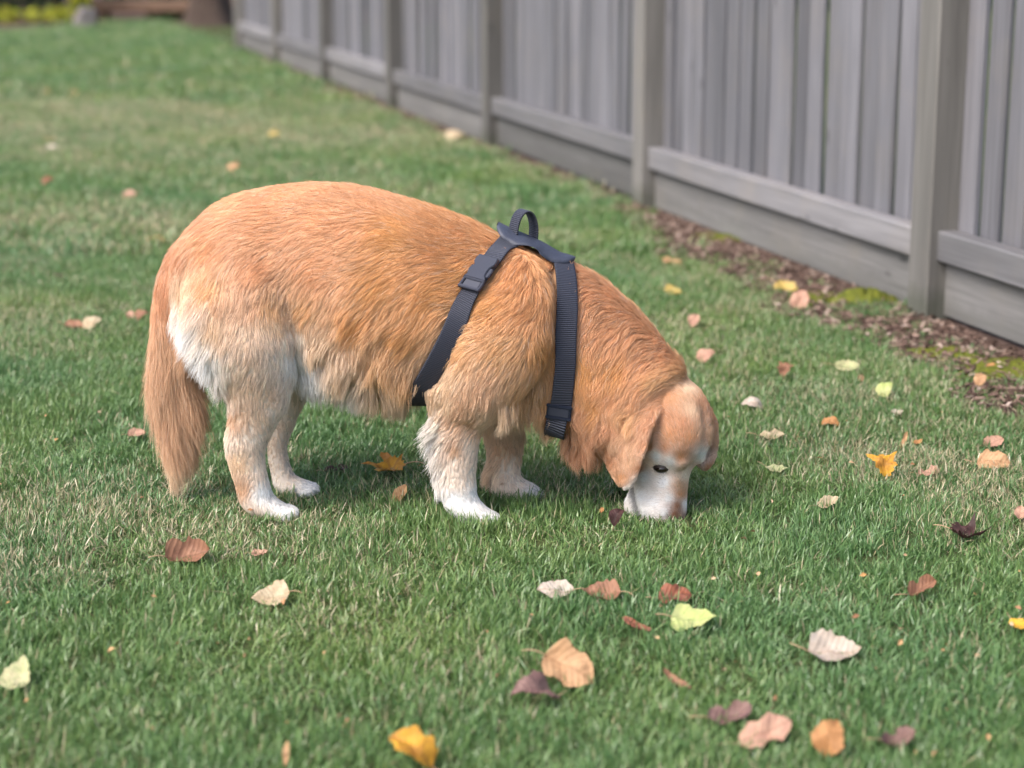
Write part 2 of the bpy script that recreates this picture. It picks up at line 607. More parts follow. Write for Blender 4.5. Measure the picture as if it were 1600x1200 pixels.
# u, v, flow du, dv, length m, lift, colour
AN = [
    (305, 338, -1, .6, .024, .14, 'P'), (275, 400, -.3, 1, .030, .16, 'P'), (360, 300, -1, .15, .026, .18, 'G1'), (450, 290, -1, .05, .026, .18, 'G1'), (540, 290, -1, -.05, .026, .18, 'G1'),
    (620, 310, -1, -.15, .028, .2, 'G1'), (700, 335, -1, -.2, .030, .22, 'O'), (770, 355, -1, -.2, .032, .25, 'O'),
    (330, 380, -.8, .7, .032, .18, 'G1'), (420, 350, -1, .3, .030, .16, 'G1'), (520, 350, -1, .15, .030, .16, 'G1'), (620, 370, -1, .1, .032, .18, 'G2'), (700, 390, -1, .15, .034, .2, 'O'),
    (330, 440, -.4, 1, .036, .18, 'G3'), (410, 420, -.8, .6, .034, .16, 'G1'), (500, 420, -1, .3, .034, .16, 'G1'), (600, 440, -1, .3, .036, .18, 'G2'), (680, 460, -1, .4, .036, .2, 'G2'), (730, 430, -.9, .5, .034, .2, 'G2'),
    (290, 440, -.3, 1, .045, .25, 'C'), (272, 495, -.6, .9, .055, .55, 'W'), (296, 510, -.6, .9, .048, .4, 'W'), (300, 560, -.6, .9, .060, .55, 'W'), (322, 555, -.6, .9, .048, .35, 'W'), (328, 600, -.6, .9, .055, .45, 'W'), (338, 630, -.6, .9, .045, .4, 'W'), (312, 480, -.4, 1, .040, .25, 'L'), (350, 520, -.4, 1, .032, .16, 'S'), (338, 500, -.4, 1, .036, .2, 'C'), (340, 470, -.4, 1, .034, .18, 'T'),
    (395, 470, -.4, 1, .030, .16, 'T'), (425, 470, -.2, 1, .030, .18, 'G3'), (430, 495, .2, 1, .030, .2, 'C'), (385, 520, -.2, 1, .026, .16, 'S'), (395, 560, -.1, 1, .020, .13, 'S'), (425, 560, .1, 1, .020, .15, 'L'), (452, 520, .4, 1, .032, .28, 'L'), (458, 560, .4, 1, .032, .3, 'W'), (456, 600, .2, 1, .024, .2, 'L'), (420, 615, 0, 1, .016, .13, 'S'), (395, 610, -.1, 1, .017, .13, 'S'), (430, 645, 0, 1, .013, .12, 'L'),
    (365, 645, -.4, 1, .020, .18, 'T'), (360, 605, -.4, 1, .026, .22, 'S'), (355, 690, -.4, 1, .016, .2, 'L'), (400, 650, .1, 1, .012, .12, 'S'), (400, 685, .1, 1, .012, .12, 'L'), (370, 720, -.1, 1, .012, .14, 'C'), (405, 730, .1, 1, .010, .12, 'L'), (378, 760, .0, 1, .012, .14, 'T'), (410, 770, .2, 1, .008, .12, 'W'), (440, 805, .8, .6, .011, .28, 'W'), (400, 800, .3, 1, .010, .15, 'L'),
    (440, 680, 0, 1, .010, .12, 'L'), (450, 745, .2, 1, .008, .12, 'L'), (480, 770, .8, .5, .007, .15, 'W'),
    (480, 480, -.7, .8, .036, .18, 'G3'), (560, 500, -.9, .6, .040, .18, 'G2'), (640, 520, -.7, .8, .042, .2, 'G2'), (500, 540, -.3, 1, .045, .22, 'C'), (480, 580, .1, 1, .050, .25, 'W'), (540, 580, -.3, 1, .055, .22, 'C'), (600, 570, -.5, 1, .050, .22, 'G3'), (640, 590, -.4, 1, .050, .24, 'G3'),
    (480, 620, .1, 1, .050, .2, 'W'), (540, 620, -.1, 1, .045, .22, 'W'), (600, 620, -.1, 1, .050, .22, 'C'), (640, 630, -.2, 1, .048, .24, 'C'),
    (800, 420, -.4, 1, .030, .3, 'O'), (840, 400, .1, 1, .030, .35, 'O'), (770, 470, -.8, .7, .036, .2, 'G2'), (840, 470, -.3, 1, .036, .24, 'O'), (850, 540, .2, 1, .034, .3, 'G2'), (790, 540, -.8, .6, .036, .18, 'G3'), (720, 540, -.8, .7, .036, .2, 'G3'),
    (700, 590, -.8, .7, .030, .18, 'C'), (670, 605, -.7, .9, .036, .28, 'C'), (725, 628, -.4, 1, .020, .14, 'T'), (695, 625, -.6, 1, .024, .18, 'C'), (760, 600, -.6, .8, .038, .18, 'T'), (820, 610, -.2, 1, .042, .24, 'G3'), (850, 630, -.1, 1, .048, .26, 'G3'), (800, 645, -.1, 1, .050, .2, 'C'), (765, 650, -.2, 1, .034, .2, 'C'), (735, 655, 0, 1, .014, .12, 'T'), (840, 660, 0, 1, .050, .22, 'C'),
    (670, 655, -.9, .7, .048, .8, 'W'), (674, 680, -.9, .7, .050, .9, 'W'), (676, 705, -.9, .7, .050, .9, 'W'), (678, 730, -.9, .7, .046, .9, 'W'), (678, 755, -.8, .7, .040, .8, 'W'), (706, 720, 0, 1, .011, .12, 'L'), (708, 745, 0, 1, .008, .12, 'L'), (708, 775, .1, 1, .007, .12, 'W'), (700, 795, .2, 1, .007, .12, 'W'), (740, 735, .1, 1, .007, .1, 'L'), (742, 770, .2, 1, .006, .1, 'W'), (712, 655, -.2, 1, .014, .14, 'T'), (712, 700, -.1, 1, .014, .15, 'T'), (735, 700, .1, 1, .010, .12, 'L'), (720, 750, 0, 1, .009, .12, 'L'), (725, 790, .3, 1, .008, .12, 'W'), (765, 815, .8, .6, .011, .28, 'W'),
    (785, 700, 0, 1, .014, .15, 'T'), (762, 735, -.5, .8, .030, .8, 'C'), (800, 740, .1, 1, .010, .12, 'L'), (830, 778, .8, .5, .007, .14, 'W'),
    (872, 385, -.6, -.5, .046, .7, 'G1'), (895, 402, -.6, -.5, .046, .65, 'G1'), (920, 430, -.7, .2, .038, .3, 'G1'), (960, 460, -.7, .3, .040, .3, 'G1'), (1010, 510, -.7, .2, .040, .3, 'G1'), (1050, 555, -.7, .1, .034, .3, 'G1'),
    (910, 500, -.5, 1, .040, .22, 'G1'), (960, 520, -.7, .7, .042, .24, 'G1'), (910, 570, -.2, 1, .042, .22, 'G2'), (970, 570, -.6, .8, .042, .22, 'G2'), (1010, 560, -.8, .5, .040, .25, 'G1'), (905, 640, 0, 1, .045, .22, 'P'), (930, 620, -.2, 1, .042, .22, 'G2'), (960, 610, -.5, .9, .040, .25, 'G1'),
    (900, 690, .15, 1, .050, .26, 'P'), (930, 720, .2, 1, .052, .28, 'P'), (955, 745, .3, 1, .030, .24, 'T'), (915, 665, .1, 1, .045, .22, 'P'),
    (1035, 590, -.9, .4, .042, .5, 'G3'), (1062, 588, -.9, .3, .036, .5, 'G3'), (1010, 605, -.8, .6, .042, .4, 'G1'), (1083, 588, -.6, -.4, .020, .35, 'P'),
    (950, 660, -.3, 1, .042, .38, 'P'), (995, 640, -.4, .9, .044, .38, 'G3'), (1025, 650, -.3, 1, .024, .25, 'P'), (970, 670, -.2, 1, .038, .34, 'T'), (985, 690, -.1, 1, .020, .2, 'T'), (950, 690, -.3, 1, .026, .3, 'E'), (970, 740, 0, 1, .010, .14, 'H'), (1012, 690, .1, 1, .014, .18, 'E'), (985, 715, 0, 1, .013, .15, 'T'), (950, 715, -.2, 1, .016, .2, 'E'), (1000, 725, .1, 1, .010, .14, 'E'),
    (1050, 630, -.5, -1, .016, .25, 'G1'), (1045, 660, -.5, -1, .014, .22, 'P'), (1050, 685, -.5, -1, .012, .2, 'G1'), (1082, 610, -.1, -1, .014, .25, 'C'), (1082, 650, 0, -1, .012, .2, 'C'), (1100, 640, .4, -1, .013, .25, 'P'), (1078, 690, .0, -1, .010, .18, 'G1'), (1068, 670, -.2, -1, .012, .2, 'P'), (1095, 680, .3, -1, .011, .2, 'T'), (1042, 703, -.5, -.8, .010, .16, 'P'),
    (1030, 716, -.8, -.5, .008, .2, 'W'), (1050, 723, -.6, -.8, .008, .2, 'W'), (1064, 716, -.3, -1, .009, .16, 'H'), (1016, 722, -.9, -.3, .009, .16, 'C'), (1095, 715, .2, -1, .008, .15, 'W'), (1010, 745, -1, 0, .009, .12, 'W'), (1040, 755, -1, -.2, .006, .1, 'W'), (1000, 775, -.9, .4, .012, .25, 'W'), (1025, 785, -.8, .2, .009, .2, 'W'), (1005, 800, -.6, .5, .011, .25, 'W'), (985, 770, -.7, .6, .014, .3, 'W'),
    (1062, 760, -.4, -.8, .005, .08, 'T'), (1064, 774, -.4, -.8, .005, .1, 'H'), (1059, 792, -.4, -.8, .005, .1, 'Dk'), (1055, 805, -.4, -.6, .005, .1, 'Dk'), (1048, 780, -.7, -.3, .007, .16, 'W'), (1040, 800, -.6, 0, .008, .2, 'W'), (1070, 745, -.2, -1, .005, .1, 'L'), (1072, 790, .2, -1, .004, .1, 'W'),
    (1108, 680, .2, 1, .014, .15, 'T'), (1106, 725, .1, 1, .010, .12, 'P'), (1115, 640, .3, .8, .016, .2, 'P'),
    (250, 430, -.1, 1, .045, .2, 'P'), (250, 520, 0, 1, .085, .20, 'T'), (250, 600, -.16, 1, .100, .25, 'T'), (295, 600, .35, 1, .100, .3, 'T'), (265, 660, .05, 1, .095, .16, 'T'), (275, 700, .05, 1, .085, .15, 'C'),
]
an_uv = np.array([a[:2] for a in AN], float)
an_d = nrm(np.array([a[2:4] for a in AN], float))
an_l = np.array([a[4] for a in AN])
an_f = np.array([a[5] for a in AN])
an_c = np.array([K[a[6]] for a in AN])
HC = hp(.10, -.03, 0)


def is_head(P):
    q = P - HO
    f, d = q @ HF, q @ HD
    return (f > -.03) & (d > -.12) & (np.linalg.norm(P - HC, axis=1) < .22)


def is_tail(P):
    uv = project(P)
    return (uv[:, 0] < 330) & (np.abs(P[:, 1] - YC) < .05) & (uv[:, 1] > 420) & (uv[:, 0] < np.interp(uv[:, 1], [420, 470, 600, 720], [290, 292, 308, 312]))


TAIL0 = len(AN) - 6


def field(P, col=True):
    """coat at surface points: flow (3D, before tangent projection), length, lift, colour"""
    hd = is_head(P)
    Q = P.copy()
    far = (Q[:, 1] > YC + .012) & ~hd
    uv0 = project(Q)
    leg = uv0[:, 1] > 655
    mir = far & ~leg
    Q[mir, 1] = 2 * YC - Q[mir, 1]
    uv = project(Q)
    tl = is_tail(P)
    out_d = np.zeros((len(P), 2)); out_l = np.zeros(len(P)); out_f = np.zeros(len(P)); out_c = np.zeros((len(P), 3))
    for sel, ids in ((~tl, np.arange(0, TAIL0)), (tl, np.r_[np.arange(TAIL0, len(AN))])):
        k = np.where(sel)[0]
        for b in range(0, len(k), 20000):
            kk = k[b:b + 20000]
            D = np.linalg.norm(uv[kk][:, None] - an_uv[ids][None], axis=2)
            W = 1 / (D + 4) ** 3.2
            W /= W.sum(1, keepdims=True)
            out_d[kk] = W @ an_d[ids]
            out_l[kk] = W @ an_l[ids]
            out_f[kk] = W @ an_f[ids]
            out_c[kk] = W @ an_c[ids]
    _q = P - HO
    mo = MOUTH(_q @ HF, _q @ HD, _q @ HS) * hd
    out_c = out_c * (1 - .62 * mo)[:, None]
    # waves in the coat
    body = ~hd & ~tl
    a = wob(P * np.array([1, .6, 1]), 7.0, 5, 2) * .36 + wob(P, 19, 6, 2) * .16
    a = np.where(body, a, a * .35)
    ruff = np.exp(-((uv[:, 0] - 945) / 60) ** 2 - ((uv[:, 1] - 650) / 85) ** 2)
    ruff = np.where(hd, np.exp(-((uv[:, 0] - 975) / 42) ** 2 - ((uv[:, 1] - 650) / 38) ** 2), ruff)
    a = a + ruff * (wob(P, 22, 15, 2) * .85)
    ca, sa = np.cos(a), np.sin(a)
    d2 = np.stack([out_d[:, 0] * ca - out_d[:, 1] * sa, out_d[:, 0] * sa + out_d[:, 1] * ca], 1)
    D3 = np.stack([d2[:, 0], np.zeros(len(P)), -d2[:, 1]], 1)
    return nrm(D3), out_l, out_f, out_c


dog = empty('dog', (float(at(600, 800, YC)[0]), YC, 0))
tag(dog, 'stocky golden retriever with white face and legs sniffing the grass beside the fence', 'dog')


def mat_coat(name, rough):
    m = Mat(name, rough, .25)
    at_ = m.n('ShaderNodeAttribute', attribute_name='coat')
    m.color(at_.outputs['Color'])
    if name == 'dog_fur':
        m.translucent(.34, at_.outputs['Color'])
    return m.m


SKINM, FURM = mat_coat('dog_skin', .85), mat_coat('dog_fur', .48)
body = mk('body', BV, BF, SKINM, dog)
_, _, _, bc = field(BV)
ca_ = body.data.attributes.new('coat', 'FLOAT_COLOR', 'POINT')
ca_.data.foreach_set('color', np.c_[bc * .66, np.ones(len(bc))].ravel())

# ------------------------------------------------------------------ harness paths on the body
def hit(u, v):
    d = Vector(ray(u, v)).normalized()
    p, n, i, t = BVH.ray_cast(Vector(CAM), d)
    return (np.array(p), np.array(n)) if p is not None else (None, None)


def surf(p):
    q, n, i, t = BVH.find_nearest(Vector(p))
    return np.array(q), np.array(n)


def resample(P, n):
    P = np.asarray(P)
    s = np.r_[0, np.cumsum(np.linalg.norm(np.diff(P, axis=0), axis=1))]
    t = np.linspace(0, s[-1], n)
    return np.stack([np.interp(t, s, P[:, k]) for k in range(P.shape[1])], 1)


def smooth_path(P, it=6):
    P = P.copy()
    for _ in range(it):
        P[1:-1] = (P[:-2] + 2 * P[1:-1] + P[2:]) / 4
    return P


def strap_path(pix, top_uv, under, drop=None):
    """from the spine down the camera side along picture points, under the chest, mirrored on the far side"""
    near = [at(top_uv[0], top_uv[1], YC)]
    for u, v in catmull(np.array(pix, float), 24):
        p, n = hit(u, v)
        if p is not None and p[1] < YC + .02: near.append(p)
    last = near[-1]
    tgt = np.array([under[0], YC, under[1]])
    for t in np.linspace(.15, 1, 9):
        q = last * (1 - t) + tgt * t
        q[2] -= .05 * math.sin(t * math.pi)
        near.append(surf(q)[0])
    if drop:                                  # the strap hangs straight and loose before it turns under
        near = near[:-9]
        Ya = near[-1][1]
        for u, v in drop: near.append(at(u, v, Ya))
        q = near[-1]
        for t in np.linspace(.08, 1, 10):
            near.append(np.array([q[0] - .01 * t, q[1] * (1 - t) + YC * t, q[2] - .022 * math.sqrt(t)]))
    near = np.array(near)
    near = resample(near, 80)
    zl = at(*drop[0], YC)[2] + .03 if drop else -9
    n_last = None
    pts, nor = [], []
    for p in near:
        q, n = surf(p)
        if p[2] < zl:
            q = p
            if n_last is None: n_last = nrm(np.array([n[0], n[1], 0.0]))
            k = np.clip((p[1] - Ya) / max(YC - Ya, 1e-3) * 2.5, 0, 1)
            n = nrm(n_last * (1 - k) + np.array([0, 0, -1.0]) * k)
        pts.append(q); nor.append(n)
    far = np.array(near[::-1]) * np.array([1, -1, 1]) + np.array([0, 2 * YC, 0])
    fp = []
    for p, m0 in zip(far[1:-1], nor[::-1][1:-1]):
        fp.append((p, np.array(m0) * np.array([1, -1, 1])) if p[2] < zl else surf(p))
    P = np.array(pts + [a for a, _ in fp])
    N = np.array(nor + [b for _, b in fp])
    def sm(A, it):
        A = A.copy()
        for _ in range(it):
            A = (np.roll(A, 1, 0) + 2 * A + np.roll(A, -1, 0)) / 4
        return A
    return sm(P, 5), nrm(sm(N, 12))


ub = at(652, 622, YC); uc = at(862, 694, YC)
GP, GN_ = strap_path([(794, 384), (776, 406), (757, 432), (736, 466), (712, 508), (690, 548), (668, 585), (652, 612)], (800, 372), (ub[0] + .0, ub[2]))
NP_, NN_ = strap_path([(876, 412), (882, 440), (884, 480), (883, 520), (881, 560), (878, 600), (876, 635)], (872, 404), (uc[0], uc[2]), [(874, 650), (872, 660), (871, 667)])
STRAPW = .040
GOFF = .011


def ribbon(P, N, width, thick, off, closed=True):
    T = np.roll(P, -1, 0) - np.roll(P, 1, 0) if closed else np.gradient(P, axis=0)
    T = nrm(T)
    N = nrm(N - T * np.sum(N * T, 1)[:, None])
    B = nrm(np.cross(T, N))
    C = P + N * off
    sec = [(-.5, 0), (-.5, 1), (-.42, 1.12), (.42, 1.12), (.5, 1), (.5, 0)]
    V = np.stack([C + B * (a * width) + N * (b * thick) for a, b in sec], 1)
    n, m = len(P), len(sec)
    F_ = []
    for i in range(n if closed else n - 1):
        for j in range(m):
            a, b = i * m + j, i * m + (j + 1) % m
            c, d = ((i + 1) % n) * m + (j + 1) % m, ((i + 1) % n) * m + j
            F_.append((a, b, c, d))
    if not closed:
        F_.append(tuple(range(m))[::-1])
        F_.append(tuple((n - 1) * m + j for j in range(m)))
    s = np.r_[0, np.cumsum(np.linalg.norm(np.diff(P, axis=0), axis=1))]
    uvw = np.repeat(s, m)
    return V.reshape(-1, 3), F_, uvw


# pad along the spine
PADU = [(784, 360), (800, 366), (820, 374), (842, 384), (866, 397), (888, 411), (902, 420)]
pad_pts, pad_n = [], []
for u, v in catmull(np.array(PADU, float), 26):
    q, n = surf(at(u, v - 25, YC))
    pad_pts.append(q); pad_n.append(n)
pad_pts = smooth_path(np.array(pad_pts), 8); pad_n = nrm(smooth_path(np.array(pad_n), 12))

# ------------------------------------------------------------------ fur
def tri_sample(n, dens):
    tri = []
    for f in BF:
        tri.append((f[0], f[1], f[2]))
        if len(f) == 4: tri.append((f[0], f[2], f[3]))
    tri = np.array(tri)
    a, b, c = BV[tri[:, 0]], BV[tri[:, 1]], BV[tri[:, 2]]
    cr = np.cross(b - a, c - a)
    ar = np.linalg.norm(cr, axis=1) / 2
    cen = (a + b + c) / 3
    wt = ar * dens(cen)
    k = rng.choice(len(tri), n, p=wt / wt.sum())
    r1, r2 = np.sqrt(rng.random(n)), rng.random(n)
    P = a[k] * (1 - r1)[:, None] + b[k] * (r1 * (1 - r2))[:, None] + c[k] * (r1 * r2)[:, None]
    return P, nrm(cr[k])


def dens(cen):
    hd = is_head(cen)
    d = np.where(cen[:, 1] < YC + .05, 1.0, .35)
    d = np.where(hd, 5.5, d)
    d = np.where(cen[:, 2] < .16, np.maximum(d, .5) * 1.8, d)
    d = np.where(is_tail(cen), 1.8, d)
    return d


NG, NCH, NPT = 80000, 10, 7
G0, GNm = tri_sample(NG, dens)
EYE_P, EYE_N = hit(1033, 733)


def near_dist(P, Q):
    out = np.empty(len(P)); idx = np.empty(len(P), int)
    for b in range(0, len(P), 8000):
        D = np.linalg.norm(P[b:b + 8000, None] - Q[None], axis=2)
        idx[b:b + 8000] = D.argmin(1)
        out[b:b + 8000] = D.min(1)
    return out, idx


def strap_zone(P, hw):
    z = np.zeros(len(P), bool)
    for Q, lim in ((GP, at(0, 552, YC - .14)[2]), (NP_, at(0, 672, YC)[2])):
        d, i = near_dist(P, Q)
        h = np.where((P[:, 2] < lim), hw - .015, hw)
        z |= d < h
    d, i = near_dist(P, pad_pts)
    z |= d < hw
    return z


keep = ~strap_zone(G0, STRAPW / 2 - .001)
ed = G0 - EYE_P
keep &= ~((np.abs(ed @ HF) < .0085) & (np.linalg.norm(ed, axis=1) < .0145))
keep &= G0[:, 2] > .004
G0, GNm = G0[keep], GNm[keep]
_, L, LF, CC = field(G0)
tl0 = is_tail(G0)
L = L * (rng.uniform(.78, 1.2, len(L)) * (1 + .2 * wob(G0, 9, 17, 2))).clip(.72, 1.4)
L = np.where(tl0, L * rng.uniform(.6, 1.15, len(L)), L)
LF = np.where((L > .022) & (L < .047) & (LF < .26), LF * .72, LF)
step = L / (NPT - 1)
pts = np.zeros((len(G0), NPT, 3))
cur = G0.copy()
nrmls = GNm.copy()
hgt = np.zeros(len(G0))
pts[:, 0] = G0 - GNm * .0015
stopped = np.zeros(len(G0), bool)
tl = is_tail(G0)
for k in range(1, NPT):
    D3, _, _, _ = field(cur)
    g = D3
    # gravity on long hair
    g = nrm(g + np.array([0, 0, -1]) * np.clip((L - .035) / .06, 0, .8)[:, None] * (k / NPT))
    t = nrm(g - nrmls * np.sum(g * nrmls, 1)[:, None])
    adv = np.where(stopped, .12, 1.0)
    new = cur + t * (step * adv)[:, None]
    s = k / (NPT - 1)
    hgt = LF * L * (1.5 * s - .75 * s * s)
    long_ = L > .047
    q = np.empty_like(new); nn = np.empty_like(new)
    for i in range(len(new)):
        a, b, _, _ = BVH.find_nearest(new[i])
        q[i] = a; nn[i] = b
    hang = (long_ & (k >= 2)) | (tl & (k >= 2))
    free = pts[:, k - 1] + nrm(g + .15 * nn * (g * 0 + 1)) * step[:, None]
    cur = np.where(hang[:, None], new, q)
    nrmls = np.where(hang[:, None], nrmls, nn)
    pts[:, k] = np.where(hang[:, None], free, q + nn * hgt[:, None])
    stopped |= strap_zone(cur, STRAPW / 2 - .006) & (rng.random(len(cur)) < .9)
# soft waves along the strands, strongest on ruff and ear
_uv = project(G0)
_cu = np.exp(-((_uv[:, 0] - 945) / 70) ** 2 - ((_uv[:, 1] - 655) / 85) ** 2)
_am = np.where(L > .016, L * (.035 + .11 * _cu), 0)
_ph = 3.0 * wob(G0, 7, 23, 2) * math.pi
_t0 = nrm(pts[:, 2] - pts[:, 0])
_bx = nrm(np.cross(GNm, _t0))
for k in range(1, NPT):
    s_ = k / (NPT - 1)
    pts[:, k] += _bx * (_am * np.sin(2 * math.pi * 1.1 * s_ + _ph) * s_)[:, None]
# children
ng = len(G0)
T0 = nrm(pts[:, 2] - pts[:, 0])
Bx = nrm(np.cross(GNm, T0))
Tx = nrm(np.cross(Bx, GNm))
crad = np.where(tl0, .0085, np.clip(.15 * L, .0022, .0058))
ch = np.repeat(pts[:, None], NCH, 1)                      # ng,NCH,NPT,3
r = np.sqrt(rng.random((ng, NCH))) * crad[:, None]
a = rng.random((ng, NCH)) * 2 * math.pi
off = Bx[:, None] * (r * np.cos(a))[..., None] + Tx[:, None] * (r * np.sin(a))[..., None]
sk = np.linspace(0, 1, NPT)
cl = np.where(tl0, rng.uniform(.55, .95, ng), rng.uniform(.1, .7, ng))[:, None] * sk[None] ** 1.3
ch = ch + off[:, :, None] * (1 - cl)[:, None, :, None]
# length and fly-away differences inside a clump
ls = rng.uniform(.62, 1.08, (ng, NCH))
root = ch[:, :, :1]
ch = root + (ch - root) * ls[..., None, None]
fl = rng.normal(size=(ng, NCH, 1, 3)) * (L * .055)[:, None, None, None]
ch = ch + fl * (sk ** 1.6)[None, None, :, None]
ncv = ng * NCH
P = ch.reshape(-1, 3)
cc = np.repeat(CC, NCH, 0) * rng.uniform(.86, 1.14, (ncv, 1)) * np.repeat((1 + .06 * rng.normal(size=(ng, 1)) + .06 * wob(G0 * np.array([.5, 1, 1]), 16, 19, 2)[:, None]).clip(.65, 1.25), NCH, 0)
wh = rng.random(ncv) < .06
cc[wh] = cc[wh] * .5 + np.array([.75, .66, .56]) * .5
cc = np.clip(cc, 0, .9)
hc = bpy.data.hair_curves.new('fur')
hc.add_curves([NPT] * ncv)
base = wloc(dog)
hc.attributes['position'].data.foreach_set('vector', (P - base).astype(np.float32).ravel())
ra = hc.attributes.get('radius') or hc.attributes.new('radius', 'FLOAT', 'POINT')
rr = np.tile(np.array([.00030, .00030, .00028, .00025, .00021, .00015, .00006]), ncv) * np.repeat(np.repeat(np.clip(.65 + L / .05, .7, 1.25), NCH), NPT)
ra.data.foreach_set('value', rr.astype(np.float32))
co = hc.attributes.new('coat', 'FLOAT_COLOR', 'CURVE')
co.data.foreach_set('color', np.c_[cc, np.ones(ncv)].astype(np.float32).ravel())
hc.materials.append(FURM)
fur = bpy.data.objects.new('fur', hc)
COL.objects.link(fur)
fur.parent = dog

# eyes, nose
def plain(name, c, rough=.5, spec=.5):
    m = Mat(name, rough, spec)
    m.color(c)
    return m.m


EYEM = plain('eye_dark', (.012, .007, .005), .08, .6)
LIDM = plain('eye_rim', (.03, .018, .015), .5)
NOSEM = Mat('nose_leather', .38, .5)
nz = NOSEM.n('ShaderNodeTexVoronoi'); nz.inputs['Scale'].default_value = 420
NOSEM.bump(nz.outputs['Distance'], .4, .001)
NOSEM.color((.025, .018, .017))
NOSEM = NOSEM.m


def ellipsoid(name, c, r, axes, mat, parent, sub=3, warp=None):
    bm = bmesh.new()
    bmesh.ops.create_icosphere(bm, subdivisions=sub, radius=1)
    V = np.array([v.co for v in bm.verts])
    if warp: V = warp(V)
    V = (V * np.array(r)) @ np.array(axes) + np.array(c)
    F_ = [tuple(v.index for v in f.verts) for f in bm.faces]
    bm.free()
    return mk(name, V, F_, mat, parent)


q_ = EYE_P - HO
ef, ed_, es = q_ @ HF, q_ @ HD, q_ @ HS
for sg in (1, -1):
    c0 = hp(ef, ed_, es * sg)
    n0 = EYE_N if sg == 1 else EYE_N - 2 * (EYE_N @ HS) * HS
    wx = nrm(np.cross(HF, n0)); fx = np.cross(n0, wx)
    eye = ellipsoid('eye', c0 - n0 * .0022, (.0130, .0088, .0098), [wx, fx, n0], EYEM, dog)
    ellipsoid('eyelid', c0 - n0 * .0042 - fx * (.0012 if fx @ HF > 0 else -.0012), (.0166, .0108, .0098), [wx, fx, n0], LIDM, eye)


def nosewarp(V):
    V = V.copy()
    V[:, 1] *= 1 - .25 * (V[:, 2] > 0) * V[:, 2]
    for sg in (-1, 1):
        d = np.linalg.norm((V - np.array([.8, .15 - .25, .5 * sg])) * np.array([.8, 1.2, 1]), axis=1)
        V *= (1 - .35 * np.exp(-(d / .28) ** 2))[:, None]
    return V


ellipsoid('nose', hp(.275, -.008, 0), (.014, .017, .021), [HF, HD, HS], NOSEM, dog, 4, nosewarp)

# ------------------------------------------------------------------ harness
def mat_web():
    m = Mat('black_webbing', .62, .35)
    at_ = m.n('ShaderNodeAttribute', attribute_name='along')
    wv = m.math('SINE', m.math('MULTIPLY', at_.outputs['Fac'], 2 * math.pi / .0034))
    nn = m.noise(None, 300, 2)
    c = m.ramp(m.math('ADD', m.math('MULTIPLY', wv, .35), .5), [(0, (.011, .0125, .020)), (1, (.050, .056, .082))])
    m.color(c.outputs[0])
    m.bump(wv, .8, .0012)
    return m.m


WEB = mat_web()
PLAST = plain('black_plastic', (.018, .022, .038), .42, .28)
LEATH = Mat('black_padding', .5, .4)
ln = LEATH.noise(None, 60, 4)
LEATH.color(LEATH.ramp(ln.outputs[0], [(.3, (.022, .026, .040)), (.7, (.050, .057, .084))]).outputs[0])
LEATH.bump(ln.outputs[0], .3, .003)
LEATH = LEATH.m
har = empty('dog_harness', tuple(pad_pts[8]))
tag(har, 'black webbing dog harness with grab handle buckled round the golden dog', 'harness')


def strap(name, P, N, w_, th, off, mat=None, closed=True, parent=None):
    V, F_, al = ribbon(P, N, w_, th, off, closed)
    o = mk(name, V, F_, mat or WEB, parent or har)
    a_ = o.data.attributes.new('along', 'FLOAT', 'POINT')
    a_.data.foreach_set('value', al.astype(np.float32))
    return o


strap('girth_strap', GP, GN_, STRAPW, .0026, GOFF)
strap('neck_strap', NP_, NN_, STRAPW, .0026, GOFF + .0005)
# back pad: tapering ends, quilted edge
n = len(pad_pts)
T = nrm(np.gradient(pad_pts, axis=0)); Np = nrm(pad_n - T * np.sum(pad_n * T, 1)[:, None]); Bp = nrm(np.cross(T, Np))
tt = np.linspace(0, 1, n)
hwid = np.interp(tt, [0, .05, .14, .3, .75, .9, 1], [.014, .034, .048, .052, .046, .030, .004])
sec = [(-1, 0), (-1, .5), (-.86, .95), (-.4, 1.15), (0, 1.2), (.4, 1.15), (.86, .95), (1, .5), (1, 0)]
V = []
for i in range(n):
    for a_, b in sec:
        q, nn = surf(pad_pts[i] + Bp[i] * (a_ * hwid[i]) + Np[i] * .004)
        nn = nrm(nn + Np[i] * .6)
        V.append(q + nn * (.0135 + b * .006))
m_ = len(sec)
F_ = [(i * m_ + j, i * m_ + j + 1, (i + 1) * m_ + j + 1, (i + 1) * m_ + j) for i in range(n - 1) for j in range(m_ - 1)]
pad = mk('back_pad', V, F_, LEATH, har)
# grab handle: webbing loop standing on the pad
ia, ib = 5, 13
A0, B0 = pad_pts[ia] + Np[ia] * .018, pad_pts[ib] + Np[ib] * .018
mid, ax = (A0 + B0) / 2, nrm(nrm(B0 - A0) + np.array([0, .75, 0]))
upv = nrm(np.array([.12, 0, 1.0]))
th_ = np.linspace(-.25, math.pi + .25, 26)
Lp = np.array([mid + ax * (-math.cos(t) * .024) + upv * (math.sin(t) * .040 + .004) for t in th_])
Ln = np.array([ax * (-math.cos(t)) + upv * math.sin(t) for t in th_])
strap('grab_handle', Lp, Ln, .026, .0028, 0, closed=False)
# side release buckle on the girth strap
def frame_at(P, N, u, v):
    uv = project(P)
    uv[P[:, 1] > YC] = 1e6
    i = int(np.argmin(np.linalg.norm(uv - np.array([u, v]), axis=1)))
    t = nrm(P[(i + 1) % len(P)] - P[i - 1])
    nn = nrm(N[i] - t * (N[i] @ t))
    return P[i], t, nn, nrm(np.cross(t, nn))


